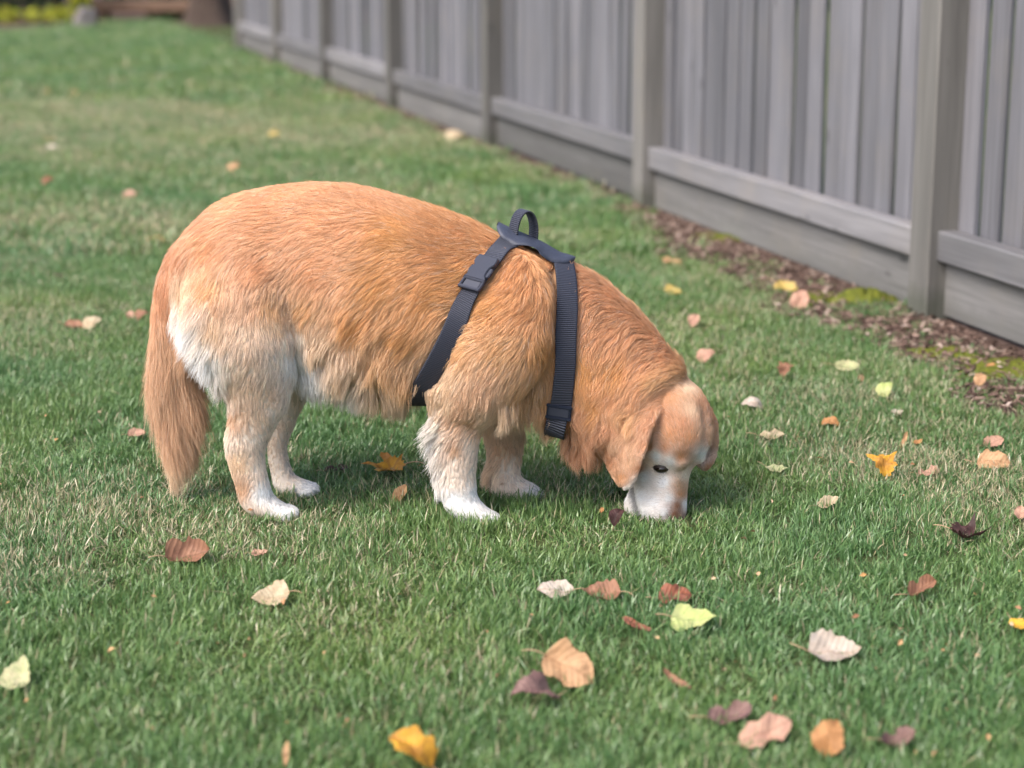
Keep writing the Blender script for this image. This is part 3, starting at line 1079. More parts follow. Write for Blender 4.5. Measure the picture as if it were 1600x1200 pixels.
def slab(name, outline, z0, z1, fr, mat, parent, hole=None, bev=.0012):
    """flat plate with outline (along, across) extruded along the normal of a frame"""
    p, t, nn, b = fr
    bm = bmesh.new()
    vs_ = [bm.verts.new((x, y, z0)) for x, y in outline]
    f = bm.faces.new(vs_)
    ex = bmesh.ops.extrude_face_region(bm, geom=[f])
    for e in ex['geom']:
        if isinstance(e, bmesh.types.BMVert): e.co.z = z1
    bmesh.ops.recalc_face_normals(bm, faces=bm.faces)
    bmesh.ops.bevel(bm, geom=list(bm.edges), offset=bev, segments=2, affect='EDGES')
    V = np.array([v.co for v in bm.verts])
    F_ = [tuple(v.index for v in f.verts) for f in bm.faces]
    bm.free()
    W = p + V[:, :1] * t + V[:, 1:2] * b + V[:, 2:] * nn
    return mk(name, W, F_, mat, parent, smooth=False)


fr = frame_at(GP, GN_, 757, 432)
o0 = GOFF + .003
bk = slab('buckle', [(-.034, -.022), (-.034, .022), (-.026, .024), (-.018, .024), (-.010, .0185), (.000, .017), (.010, .019), (.017, .0245), (.019, .0245), (.019, -.0245), (.017, -.0245), (.010, -.019), (.000, -.017), (-.010, -.0185), (-.018, -.024), (-.026, -.024)], o0, o0 + .009, fr, PLAST, har)
for sg in (-1, 1):
    slab('prong', [(-.012, .0165 * sg), (-.010, .0245 * sg), (.000, .0265 * sg), (.010, .0245 * sg), (.012, .0170 * sg)][::sg], o0 + .001, o0 + .0065, fr, PLAST, bk)
    slab('frame_bar', [(.018, .0195 * sg), (.018, .0250 * sg), (.040, .0250 * sg), (.040, .0195 * sg)][::sg], o0 + .0005, o0 + .0075, fr, PLAST, bk)
for x0, x1 in ((.0185, .0225), (.0365, .0425)):
    slab('cross_bar', [(x0, -.0252), (x0, .0252), (x1, .0252), (x1, -.0252)], o0 + .001, o0 + .0085, fr, PLAST, bk)
slab('folded_webbing', [(.021, -.0185), (.021, .0185), (.038, .0185), (.038, -.0185)], o0 - .001, o0 + .0055, fr, WEB, bk)
fr = frame_at(NP_, NN_, 876, 640)
sl = slab('strap_slider', [(-.014, -.0235), (-.014, .0235), (.014, .0235), (.014, -.0235)], GOFF + .002, GOFF + .0075, fr, PLAST, har, bev=.002)
for x in (-.012, .012):
    slab('cross_bar', [(x - .003, -.0245), (x - .003, .0245), (x + .003, .0245), (x + .003, -.0245)], GOFF + .006, GOFF + .0105, fr, PLAST, sl)
slab('folded_webbing', [(-.0095, -.0195), (-.0095, .0195), (.0095, .0195), (.0095, -.0195)], GOFF + .005, GOFF + .0092, fr, WEB, sl)

# ------------------------------------------------------------------ fallen leaves
def mat_leaf(name, c1, c2, vein, trans=.25):
    m = Mat(name, .6, .3)
    a = m.n('ShaderNodeAttribute', attribute_name='lf')
    sp = m.n('ShaderNodeSeparateXYZ')
    m.l(a.outputs['Vector'], sp.inputs[0])
    oi = m.n('ShaderNodeObjectInfo')
    tc = m.n('ShaderNodeTexCoord').outputs['Object']
    n1 = m.noise(tc, 28, 4, .6)
    n2 = m.noise(tc, 120, 3, .6)
    c = m.mix(m.ramp(n1.outputs[0], [(.38, (0, 0, 0)), (.62, (1, 1, 1))]).outputs[0], c1, c2)
    c = m.mix(m.ramp(n2.outputs[0], [(.55, (0, 0, 0)), (.75, (.5, .5, .5))]).outputs[0], c, tuple(.55 * k for k in c2))
    # side veins: chevrons from the midrib
    ab = m.math('ABSOLUTE', sp.outputs[1])
    ph = m.math('SUBTRACT', sp.outputs[0], m.math('MULTIPLY', ab, .45))
    sn = m.math('ABSOLUTE', m.math('SINE', m.math('MULTIPLY', ph, 24)))
    vm = m.ramp(sn, [(.0, (.55, .55, .55)), (.16, (0, 0, 0))])
    mm = m.ramp(ab, [(.02, (.8, .8, .8)), (.06, (0, 0, 0))])
    c = m.mix(vm.outputs[0], c, vein)
    c = m.mix(mm.outputs[0], c, vein)
    m.color(c)
    m.bump(sn, .35, .002)
    c = m.mix(1.0, c, (.86, .86, .86), 'MULTIPLY')
    m.color(c)
    m.translucent(trans, c)
    return m.m


LM = {
    'cream': mat_leaf('leaf_cream', (.52, .43, .29), (.43, .32, .20), (.40, .31, .19)),
    'white': mat_leaf('leaf_white', (.54, .47, .40), (.45, .36, .29), (.40, .30, .23)),
    'lime': mat_leaf('leaf_lime', (.40, .47, .15), (.48, .50, .22), (.32, .40, .13)),
    'palegreen': mat_leaf('leaf_palegreen', (.46, .48, .24), (.50, .45, .27), (.38, .40, .20)),
    'tan': mat_leaf('leaf_tan', (.52, .32, .17), (.44, .25, .13), (.36, .20, .10)),
    'brown': mat_leaf('leaf_brown', (.34, .17, .10), (.25, .12, .075), (.20, .10, .06)),
    'red': mat_leaf('leaf_redbrown', (.28, .095, .05), (.20, .075, .05), (.15, .06, .04)),
    'mauve': mat_leaf('leaf_mauve', (.25, .15, .13), (.19, .105, .095), (.15, .085, .075)),
    'pink': mat_leaf('leaf_pink', (.52, .31, .22), (.43, .24, .17), (.34, .19, .13)),
    'yellow': mat_leaf('leaf_yellow', (.62, .38, .03), (.56, .31, .04), (.62, .36, .04)),
    'dull': mat_leaf('leaf_dullyellow', (.50, .38, .11), (.44, .31, .10), (.36, .26, .08)),
    'gold': mat_leaf('leaf_gold', (.62, .33, .03), (.40, .17, .03), (.36, .17, .03)),
    'orange': mat_leaf('leaf_orange', (.46, .23, .09), (.38, .18, .07), (.30, .14, .05)),
    'dark': mat_leaf('leaf_dark', (.075, .032, .03), (.05, .024, .022), (.04, .02, .018)),
}
STEMM = plain('leaf_stem', (.34, .22, .13), .6)


def leaf_mesh(kind, seed, curl, fold):
    r = np.random.default_rng(seed)
    V, F_, LFv = [], [], []
    if kind in ('heart', 'oval', 'strip', 'lobed', 'bean'):
        nu, nv = 14, 9
        for i in range(nu):
            t = i / (nu - 1)
            if kind == 'heart': wd = .52 * (max(math.sin(math.pi * min(t * 1.0, 1) ** .62), 0) ** .75) * (1 - .25 * t)
            elif kind == 'oval': wd = .36 * max(math.sin(math.pi * t ** .85), 0) ** .7
            elif kind == 'strip': wd = .13 * max(math.sin(math.pi * t), 0) ** .5
            elif kind == 'bean': wd = (.34 * max(math.sin(math.pi * t), 0) ** .55) * (1 - .42 * math.exp(-((t - .48) / .12) ** 2))
            else: wd = (.44 * max(math.sin(math.pi * t ** .8), 0) ** .55) * (1 - .3 * math.exp(-((t - .45) / .1) ** 2))
            wd *= 1 + .07 * math.sin(t * 31 + seed) + r.normal() * .03
            for j in range(nv):
                s = -1 + 2 * j / (nv - 1)
                x = t - .5 + (-.10 * (abs(s) ** 1.6) * (1 - t) if kind == 'heart' else 0)
                V.append((x, s * wd + .03 * math.sin(3 * t + seed), 0))
                LFv.append((t, s * wd * 1.4, 0))
        for i in range(nu - 1):
            for j in range(nv - 1):
                a = i * nv + j
                F_.append((a, a + 1, a + nv + 1, a + nv))
    else:                                   # maple: lobed outline, rings about the petiole end
        na, nr = 50, 6
        V.append((-.18, 0, 0)); LFv.append((.3, 0, 0))
        for k in range(1, nr + 1):
            for i in range(na):
                an = 2 * math.pi * i / na
                best = .29
                for la, ll, lw in ((0, .64, .46), (.95, .58, .46), (-.95, .58, .46), (1.9, .40, .44), (-1.9, .40, .44)):
                    d = abs((an - la + math.pi) % (2 * math.pi) - math.pi)
                    best = max(best, ll * max(0, 1 - (d / lw) ** 1.1) ** .6 if d < lw else 0)
                best *= 1 + .12 * math.sin(an * 17 + seed) * (k / nr)
                best = .30 + (best - .30) * min(1, k / nr * 1.1) if best > .30 else best
                rr_ = best * k / nr
                V.append((-.18 + rr_ * math.cos(an), rr_ * math.sin(an), 0))
                dv = min(abs((an - la + math.pi) % (2 * math.pi) - math.pi) for la in (0, .95, -.95, 1.9, -1.9))
                LFv.append((rr_ * 1.2, dv * rr_ * 1.5, 0))
        for i in range(na):
            F_.append((0, 1 + i, 1 + (i + 1) % na))
        for k in range(nr - 1):
            for i in range(na):
                a, b = 1 + k * na + i, 1 + k * na + (i + 1) % na
                F_.append((a, a + na, b + na, b))
    V = np.array(V, float)
    x, y = V[:, 0].copy(), V[:, 1].copy()
    z = fold * np.abs(y) * 1.2 + curl * (x ** 2) * 2.0 + curl * .8 * (y ** 2)
    z += .06 * np.sin(8 * x + seed) * np.sin(10 * y + seed * 2) + .03 * np.sin(19 * x + 3 * seed) * np.cos(16 * y + seed)
    z += .16 * np.clip(np.abs(y) - .18, 0, 1) * np.sin(7 * x + 1.7 * seed) + .10 * np.clip(x - .2, 0, 1) * np.sin(2.3 * seed) * 3
    V[:, 2] = z
    V[:, 1] *= 1 - .28 * abs(fold)
    return V, F_, np.array(LFv)


def stem_mesh(V, seed, ln=.42):
    r = np.random.default_rng(seed + 99)
    x0 = V[:, 0].min()
    k = int(np.argmin(V[:, 0] + np.abs(V[:, 1])))
    p0 = V[k] + np.array([.05, 0, -.005])
    bend = r.uniform(-.5, .5)
    C = np.array([p0 + np.array([-t * ln, bend * t * t * ln, .10 * math.sin(t * 2.2)]) for t in np.linspace(0, 1, 7)])
    T = nrm(np.gradient(C, axis=0))
    A = nrm(np.cross(T, np.tile([0, 0, 1.0], (7, 1))))
    B = np.cross(T, A)
    return rings(C, A, B, np.full(7, .011), np.full(7, .011), 6)


# u, v, width px, kind, colour, heading deg (0 = tip to the right), pitch, roll, curl, fold, height, label
LEAVES = [
    (293, 873, 78, 'lobed', 'brown', 20, -.1, .55, .35, .5, .030, 'crumpled brown leaf with a ragged edge on the grass before the near hind paw'),
    (405, 863, 30, 'oval', 'pink', 30, .1, .2, .3, .2, .030, 'small pinkish leaf beside the crumpled brown leaf near the hind paw'),
    (420, 934, 62, 'heart', 'cream', 185, -.1, .45, .15, .25, .034, 'cream pointed leaf with its long stalk lying on open grass'),
    (28, 1058, 64, 'heart', 'palegreen', 70, .5, .1, .2, .1, .036, 'round pale green leaf standing alone in the grass away from other leaves'),
    (447, 1180, 46, 'strip', 'tan', 80, .9, .1, .2, .2, .040, 'narrow tan leaf standing on edge near the golden folded leaf'),
    (645, 1178, 92, 'lobed', 'gold', 150, .25, .45, -.5, .6, .055, 'golden yellow folded leaf propped in the grass beside the narrow tan leaf'),
    (868, 922, 66, 'oval', 'white', 178, .05, .45, .2, .25, .034, 'whitish oval leaf lying beside a light brown stalked leaf'),
    (936, 929, 62, 'heart', 'brown', 175, .1, .4, .4, .4, .032, 'light brown folded leaf lying beside the whitish oval leaf'),
    (1055, 931, 60, 'lobed', 'red', 10, .0, .5, -.3, .4, .034, 'reddish brown folded leaf just behind the lime green leaf'),
    (995, 975, 62, 'strip', 'red', -35, .15, .6, .2, .3, .036, 'narrow reddish brown leaf pointing away from the lime green leaf'),
    (1088, 971, 74, 'heart', 'lime', -15, .25, .35, .2, .1, .038, 'broad ribbed lime green leaf among brown leaves'),
    (1308, 1018, 84, 'heart', 'white', 0, .0, .42, .2, .35, .036, 'cream white heart shaped leaf with its tip out, alone on the grass'),
    (888, 1050, 98, 'lobed', 'tan', -30, .1, .75, .15, .2, .045, 'large light tan two-lobed leaf standing behind a mauve brown pointed leaf'),
    (832, 1090, 84, 'heart', 'mauve', 205, .3, .35, -.4, .5, .040, 'mauve brown pointed leaf touching the large light tan leaf'),
    (1058, 1062, 64, 'strip', 'brown', -40, .0, .5, .2, .3, .034, 'thin curled brown strip of leaf lying alone'),
    (1140, 1117, 82, 'bean', 'mauve', 15, .1, .5, .5, .4, .036, 'curled mauve leaf just behind the pinkish two-lobed leaf'),
    (1195, 1147, 104, 'bean', 'pink', 20, .05, .55, -.2, .2, .040, 'pinkish tan two-lobed leaf beside the orange brown round leaf'),
    (1298, 1165, 64, 'heart', 'orange', 60, .3, .45, -.5, .2, .040, 'orange brown rounded leaf between the pinkish leaf and a curled mauve one'),
    (1403, 1158, 66, 'bean', 'mauve', 20, .1, .4, .9, .6, .038, 'tightly curled mauve brown leaf beside the orange brown rounded leaf'),
    (1440, 921, 62, 'bean', 'brown', 35, .0, .5, .2, .7, .036, 'twisted brown leaf with a narrow waist on open grass'),
    (1592, 975, 44, 'oval', 'yellow', -60, .3, .3, .2, .2, .038, 'small orange yellow leaf standing upright, apart from the twisted brown leaf'),
    (1518, 836, 76, 'maple', 'dark', -5, .1, .1, .5, .35, .030, 'dark maroon crumpled leaf sunk in the grass'),
    (1293, 786, 42, 'oval', 'cream', 20, .1, .45, .3, .4, .032, 'beige leaf in front of the golden yellow maple leaf'),
    (1378, 737, 66, 'maple', 'gold', 100, .1, .35, -.5, .4, .040, 'golden yellow maple leaf with a brown side, drooping over the grass'),
    (1553, 723, 58, 'lobed', 'tan', -10, .1, .6, -.3, .3, .036, 'yellowish tan two-lobed leaf in front of a pinkish leaf'),
    (1553, 692, 42, 'oval', 'pink', 30, .1, .45, .2, .3, .034, 'pinkish leaf just behind the yellowish tan two-lobed leaf'),
    (1412, 690, 36, 'strip', 'tan', 65, .6, .3, .5, .5, .038, 'upright curled tan leaf behind the golden yellow maple leaf'),
    (1434, 690, 18, 'oval', 'orange', 20, .2, .4, .3, .3, .034, 'tiny orange leaf beside the upright curled tan leaf'),
    (1297, 660, 34, 'lobed', 'orange', -20, .1, .4, -.4, .4, .034, 'small orange tan leaf lying behind the beige leaf'),
    (1205, 684, 50, 'bean', 'cream', 5, .0, .25, .2, .3, .026, 'cream leaf sunk in the grass beside the dog\'s far ear'),
    (1176, 634, 40, 'oval', 'white', 175, .1, .5, -.6, .3, .036, 'domed pinkish white leaf with a stalk beside the dog\'s head'),
    (1228, 583, 40, 'maple', 'brown', 60, .3, .3, -.5, .5, .036, 'crumpled brown leaf behind the domed pinkish white leaf'),
    (1323, 573, 42, 'oval', 'palegreen', 0, .05, .5, .3, .3, .036, 'cream yellow oval leaf in front of the mulch strip'),
    (1384, 613, 30, 'heart', 'lime', 40, .3, .5, -.4, .1, .036, 'small round pale green leaf near the cream yellow oval leaf'),
    (1531, 598, 32, 'oval', 'tan', 60, .3, .4, -.4, .3, .036, 'tan domed leaf beside the mossy edge of the lawn'),
    (1213, 736, 40, 'oval', 'palegreen', -15, .0, .25, .2, .2, .024, 'pale leaf half sunk in the grass before the dog\'s nose'),
    (1452, 739, 42, 'bean', 'pink', 10, .0, .3, .2, .3, .026, 'faded pinkish leaf sunk between the golden maple leaf and yellowish tan leaf'),
    (965, 813, 38, 'oval', 'dark', 60, .5, .3, -.6, .5, .040, 'dark brown curled leaf standing under the dog\'s muzzle'),
    (940, 797, 13, 'oval', 'orange', 70, .4, .2, .2, .2, .034, 'tiny orange leaf scrap under the dog\'s throat'),
    (600, 728, 82, 'maple', 'gold', 170, .05, .25, .2, .3, .040, 'yellow orange lobed leaf lying under the dog\'s belly'),
    (525, 733, 42, 'bean', 'dark', 15, .0, .3, .2, .4, .030, 'dark brown leaf under the belly near the far hind paw'),
    (625, 775, 38, 'oval', 'tan', 50, .3, .6, .3, .5, .036, 'folded tan leaf beside the near front paw'),
    (115, 508, 36, 'oval', 'brown', -10, .0, .4, .2, .4, .034, 'brown leaf touching a cream leaf behind the dog\'s tail'),
    (146, 507, 32, 'heart', 'cream', 30, .1, .5, -.3, .2, .036, 'cream leaf touching a brown leaf behind the dog\'s tail'),
    (213, 677, 32, 'oval', 'pink', 15, .0, .5, .2, .4, .034, 'pinkish leaf beside the feathered tip of the dog\'s tail'),
    (222, 496, 24, 'heart', 'brown', 30, .2, .5, -.4, .3, .034, 'small brown domed leaf beside the dog\'s tail and haunch'),
    (203, 494, 20, 'oval', 'pink', 100, .2, .4, -.3, .2, .032, 'small faded pink leaf next to the small brown domed leaf'),
    (92, 429, 26, 'strip', 'dark', -10, .0, .4, .2, .3, .032, 'dark thin leaf on the lawn behind the dog'),
    (76, 286, 22, 'heart', 'red', 20, .1, .5, -.3, .2, .036, 'rust red leaf alone on the far lawn'),
    (80, 234, 28, 'oval', 'white', 5, .1, .5, -.3, .2, .036, 'white leaf in front of a tan leaf on the far lawn'),
    (76, 220, 26, 'oval', 'tan', 15, .1, .4, .2, .2, .034, 'tan leaf just behind a white leaf on the far lawn'),
    (203, 308, 27, 'heart', 'pink', 5, .1, .5, -.3, .1, .036, 'pale pink leaf behind a smaller orange pink leaf on the lawn'),
    (221, 326, 24, 'oval', 'pink', 0, .1, .5, -.2, .1, .036, 'smaller pink leaf in front of a pale pink leaf on the lawn'),
    (243, 375, 36, 'oval', 'orange', -5, .0, .4, .2, .2, .034, 'flat orange tan leaf just behind the dog\'s rump'),
    (367, 265, 24, 'heart', 'tan', 10, .1, .5, -.4, .1, .036, 'tan leaf on the lawn behind the dog\'s back'),
    (195, 103, 18, 'oval', 'cream', 0, .1, .5, -.3, .1, .036, 'cream leaf farthest out on the shaded lawn'),
    (75, 146, 20, 'oval', 'orange', 0, .1, .5, -.3, .1, .036, 'orange tan leaf, one of two beside each other on the far lawn'),
    (116, 147, 20, 'oval', 'tan', 0, .1, .5, -.3, .1, .036, 'dull tan leaf, one of two beside each other on the far lawn'),
    (430, 213, 22, 'heart', 'dull', 0, .1, .5, -.3, .1, .036, 'yellow leaf on the far lawn between the dog\'s back and the fence'),
    (297, 132, 20, 'oval', 'cream', 0, .1, .4, -.3, .1, .036, 'pale cream leaf on the far lawn beyond the tan one'),
    (320, 222, 34, 'strip', 'cream', 5, .0, .4, .1, .1, .032, 'long pale leaf on the far lawn beyond the dog\'s back'),
    (1053, 455, 30, 'heart', 'dull', -20, .1, .4, .2, .2, .036, 'dull yellow leaf beside the dog\'s neck on the lawn'),
    (1085, 505, 30, 'oval', 'pink', 70, .3, .4, -.3, .3, .036, 'faded pink leaf above the dog\'s head on the lawn'),
    (1105, 560, 32, 'heart', 'pink', 30, .2, .5, -.4, .2, .036, 'pink tan domed leaf beside the dog\'s crown'),
    (1050, 410, 36, 'bean', 'tan', -10, .0, .4, .2, .3, .032, 'tan crinkled leaf on the lawn in front of the second post'),
    (1250, 477, 38, 'heart', 'pink', 70, .3, .4, -.5, .3, .040, 'pinkish brown leaf at the lawn edge beside the moss cushion'),
    (1228, 451, 42, 'lobed', 'dull', -40, .1, .5, .3, .3, .036, 'ragged yellow leaf on the edge of the mulch strip'),
    (712, 219, 32, 'heart', 'cream', 10, .1, .5, -.3, .1, .036, 'cream leaf lying at the foot of the fence by a post'),
    (1548, 571, 16, 'oval', 'orange', 10, .2, .5, .2, .2, .036, 'tiny orange leaf on the moss before the fence'),
    (1594, 801, 30, 'oval', 'pink', 80, .4, .4, .2, .3, .038, 'pink tan leaf beside the dark maroon crumpled leaf'),
    (1345, 591, 18, 'oval', 'brown', 80, .3, .3, .2, .4, .034, 'tiny brown leaf between cream yellow and pale green leaves'),
    (1402, 643, 22, 'oval', 'white', 0, .1, .4, .2, .2, .032, 'tiny whitish leaf in front of the small round pale green leaf'),
]
for i, (u, v, wpx, kind, colr, hd_, pi_, ro_, curl, fold, hz, lab) in enumerate(LEAVES):
    hz *= .58
    wpx *= .90
    p = ground(u, v, hz)
    sc = wpx / (FPX / ((p - CAM) @ fw))
    V, F_, LFv = leaf_mesh(kind, i + 1, curl, fold)
    if kind == 'maple': sc *= 1.0
    hgt_ = V[:, 2].mean()
    V[:, 2] -= hgt_
    R = (Matrix.Rotation(math.radians(hd_), 3, 'Z') @ Matrix.Rotation(-pi_, 3, 'Y'))
    Rx = Matrix.Rotation(ro_, 3, 'X')                    # tipped towards the lawn's open side
    RM = np.array(Rx @ R)
    W = (V * sc) @ RM.T
    zmin = W[:, 2].min()
    lift = max(0, .012 - (p[2] + zmin))
    p = p + np.array([0, 0, lift])
    lf = mk('fallen_leaf', W + p, F_, LM[colr], base=p)
    tag(lf, lab, 'leaf', 'fallen leaves on the lawn')
    a_ = lf.data.attributes.new('lf', 'FLOAT_VECTOR', 'POINT')
    a_.data.foreach_set('vector', LFv.astype(np.float32).ravel())
    if kind != 'strip' and wpx > 22:
        SV, SF = stem_mesh(V, i)
        mk('stem', (SV * sc) @ RM.T + p, SF, STEMM, lf)

# ------------------------------------------------------------------ background planting
def mat_foliage(name, c1, c2, trans=.3):
    m = Mat(name, .55, .35)
    a = m.n('ShaderNodeAttribute', attribute_name='tone')
    c = m.mix(a.outputs['Fac'], c1, c2)
    m.color(c)
    m.translucent(trans, c)
    return m.m


def leaf_cloud(cent, rad, n, size, seed, flat=.6, shell=.35):
    """many small folded leaf faces filling lumpy ellipsoids"""
    r = np.random.default_rng(seed)
    cent, rad = np.asarray(cent, float), np.asarray(rad, float)
    k = r.integers(0, len(cent), n)
    d = nrm(r.normal(size=(n, 3)))
    rr_ = (shell + (1 - shell) * r.random(n)) ** .6
    c = cent[k] + d * rad[k] * rr_[:, None] * (1 + .18 * wob(d * 2 + cent[k] * .5, .7, seed)[:, None])
    a = nrm(r.normal(size=(n, 3)) + d * .7 + np.array([0, 0, -.3]))
    b = nrm(np.cross(a, r.normal(size=(n, 3))))
    nn = np.cross(a, b)
    s = size * r.uniform(.6, 1.3, n)[:, None]
    V = np.stack([c - a * s, c + b * s * flat + nn * s * .18, c + a * s, c - b * s * flat + nn * s * .18], 1)
    F_ = [(4 * i, 4 * i + 1, 4 * i + 2) for i in range(n)] + [(4 * i, 4 * i + 2, 4 * i + 3) for i in range(n)]
    tone = np.repeat(np.clip(r.random(n), 0, 1), 4)
    return V.reshape(-1, 3), F_, tone


def foliage(name, parent, mat, *a, **k):
    V, F_, tone = leaf_cloud(*a, **k)
    V[:, 2] = np.maximum(V[:, 2], .01)
    o = mk(name, V, F_, mat, parent, smooth=False)
    t_ = o.data.attributes.new('tone', 'FLOAT', 'POINT')
    t_.data.foreach_set('value', tone.astype(np.float32))
    return o


BARK = Mat('bark', .95, .1)
bn = BARK.noise(BARK.mapping(BARK.n('ShaderNodeTexCoord').outputs['Object'], (9, 9, 1.6)), 3, 6, .7, .4)
BARK.color(BARK.ramp(bn.outputs[0], [(.3, (.028, .020, .017)), (.7, (.115, .085, .070))]).outputs[0])
BARK.bump(bn.outputs[0], 1, .05)
BARK = BARK.m
FOL_D = mat_foliage('dark_foliage', (.012, .028, .010), (.035, .065, .018))
FOL_Y = mat_foliage('yellow_foliage', (.18, .24, .02), (.42, .40, .035))
FOL_G = mat_foliage('green_foliage', (.05, .10, .03), (.10, .17, .05))


def limb(pts, r0, r1, n=12, seg=12):
    C = catmull(np.array(pts, float), n)
    T = nrm(np.gradient(C, axis=0))
    A = nrm(np.cross(T, np.tile([.3, 1, .1], (n, 1))))
    B = np.cross(T, A)
    rr_ = np.linspace(r0, r1, n)
    return rings(C, A, B, rr_, rr_, seg)


def merge(parts):
    V, F_, o = [], [], 0
    for v, f in parts:
        V.append(v); F_ += [tuple(i + o for i in q) for q in f]; o += len(v)
    return np.vstack(V), F_


# tree beside the far end of the fence
tb = ground(326, 40)
tb[2] = 0
tree = empty('tree', tb)
tag(tree, 'dark barked tree trunk standing at the far end of the fence', 'tree')
C = catmull(np.array([tb + [0, 0, -.05], tb + [.02, 0, .35], tb + [.05, 0, 1.4], tb + [0, .1, 3.2], tb + [.1, .1, 5.2]]), 24)
flare = .235 + .16 * np.exp(-(C[:, 2] - tb[2]) / .22)
flare *= np.interp(C[:, 2], [0, 5.2], [1, .45])
V, F_ = rings(C, np.tile([1.0, 0, 0], (24, 1)), np.tile([0, 1.0, 0], (24, 1)), flare, flare * .95, 20)
ang = np.arctan2(V[:, 1] - tb[1], V[:, 0] - tb[0])
V[:, :2] += (np.stack([np.cos(ang), np.sin(ang)], 1) * (.03 * np.sin(ang * 5 + V[:, 2]) * np.exp(-V[:, 2] / 1.0))[:, None])
mk('trunk', V, F_, BARK, tree)
lc, lr = [], []
for k in range(7):
    a_ = k * 2.4
    z0 = 2.6 + .4 * k
    e = tb + np.array([math.cos(a_) * 2.0, math.sin(a_) * 2.0, z0 + 1.7])
    V, F_ = limb([tb + [0.03, .08, z0], tb + [math.cos(a_) * .9, math.sin(a_) * .9, z0 + .7], e], .10, .03)
    mk('limb', V, F_, BARK, tree)
    lc += [e, e * .6 + (tb + [0, 0, 5.2]) * .4 + [0, 0, .4]]
    lr += [(1.1, 1.1, .8), (.9, .9, .7)]
foliage('crown', tree, FOL_G, lc, lr, 5200, .10, 3)
# evergreen shrub with yellow lower leaves
bb = ground(40, 36); bb[2] = 0
bush = empty('shrub', bb)
tag(bush, 'dark evergreen shrub with bright yellow green leaves low down beyond the lawn', 'shrub')
foliage('foliage', bush, FOL_D, [bb + [0, .5, .75], bb + [-.75, .5, .7], bb + [.45, .7, 1.0], bb + [-.2, .6, 1.5]], [(.6, .5, .65), (.6, .5, .65), (.45, .5, .7), (.7, .6, .6)], 5200, .05, 4)
foliage('lower_leaves', bush, FOL_Y, [bb + [x, -.05 + .08 * math.sin(7 * x), .11] for x in (-.9, -.55, -.2, .12, .4, .62)], [(.17, .12, .10)] * 6, 420, .045, 5)
for x in (-.5, -.1, .3):
    V, F_ = limb([bb + [x, .5, -.02], bb + [x * .9, .5, .4], bb + [x * .6, .55, 1.1]], .035, .012, 6, 8)
    mk('stem', V, F_, BARK, bush)
# pale boulder with a sunny plant behind it
STONE = Mat('pale_stone', .85, .2)
sn_ = STONE.noise(None, 9, 6, .65)
STONE.color(STONE.ramp(sn_.outputs[0], [(.3, (.06, .055, .052)), (.7, (.17, .155, .15))]).outputs[0])
STONE.bump(sn_.outputs[0], .6, .02)
STONE = STONE.m


def boulder(p, r_, seed, label):
    bm = bmesh.new()
    bmesh.ops.create_icosphere(bm, subdivisions=4, radius=1)
    V = np.array([v.co for v in bm.verts])
    F_ = [tuple(v.index for v in f.verts) for f in bm.faces]
    bm.free()
    V = V * (1 + .34 * wob(V, .45, seed)[:, None])
    V[:, 2] = np.maximum(V[:, 2], -.45)
    return tag(mk('boulder', V * np.array(r_) + np.array(p) + [0, 0, r_[2] * .4], F_, STONE, base=p), label, 'boulder')


sp_ = ground(134, 44); sp_[2] = 0
boulder(sp_, (.15, .13, .19), 8, 'grey boulder at the edge of the lawn beside the yellow leaved shrub')
yb = ground(126, 36); yb[2] = 0
pl = empty('yellow_plant', yb)
tag(pl, 'upright yellow green plant rising behind the grey boulder', 'plant')
foliage('leaves', pl, FOL_Y, [yb + [.0, .1, .35], yb + [0.02, .1, .6], yb + [-.02, .1, .85]], [(.16, .14, .22)] * 3, 420, .05, 6)
V, F_ = limb([yb + [0, .1, -.02], yb + [.01, .1, .5], yb + [0, .1, .9]], .014, .006, 6, 8)
mk('stem', V, F_, BARK, pl)
# low plank bench and a low green shrub
TIM = mat_wood('weathered_timber', (.17, .105, .070), 0, .02, .1)
bn0 = np.array([-4.75, 26.6, 0])
bench = empty('low_bench', bn0)
tag(bench, 'low brown wooden bench standing between the boulder and the tree trunk', 'bench')
seat_me = bevel_box_mesh('seat', 2.1, .36, .15, TIM, .012)
link('seat', seat_me, bench, (0, 0, .12), .02)
leg_me = bevel_box_mesh('leg', .14, .30, .125, TIM, .008)
for x in (-.8, .8): link('leg', leg_me, bench, (x, .02 + .016 * x, 0), .02)
gs = ground(272, 32); gs[2] = 0
gsh = empty('low_shrub', gs)
tag(gsh, 'low soft green shrub between the timber and the tree trunk', 'shrub')
foliage('foliage', gsh, FOL_G, [gs + [0, 0, .12], gs + [.15, .05, .10], gs + [-.15, .05, .1]], [(.2, .18, .14)] * 3, 520, .04, 7)
V, F_ = limb([gs + [0, 0, -.02], gs + [0, .02, .1], gs + [.03, .02, .18]], .012, .005, 5, 6)
mk('stem', V, F_, BARK, gsh)
# dark hedge closing the garden, and planting behind the fence
hc_, hr_ = [], []
for x in np.arange(-15, 8, 1.1):
    for z in (.55, 1.5, 2.4):
        hc_.append((x + .3 * math.sin(9 * x), 31.5 + .4 * math.sin(5 * x + z), z)); hr_.append((.95, .7, .75))
hV = leaf_cloud(hc_, hr_, 15000, .11, 9)
hV[0][:, 2] = np.maximum(hV[0][:, 2], .01)
hg = mk('hedge', hV[0], hV[1], FOL_D, None, False, base=(-3, 31.5, 0))
hg.data.attributes.new('tone', 'FLOAT', 'POINT').data.foreach_set('value', hV[2].astype(np.float32))
tag(hg, 'dark evergreen hedge closing the garden behind the timber', 'hedge', kind='stuff')

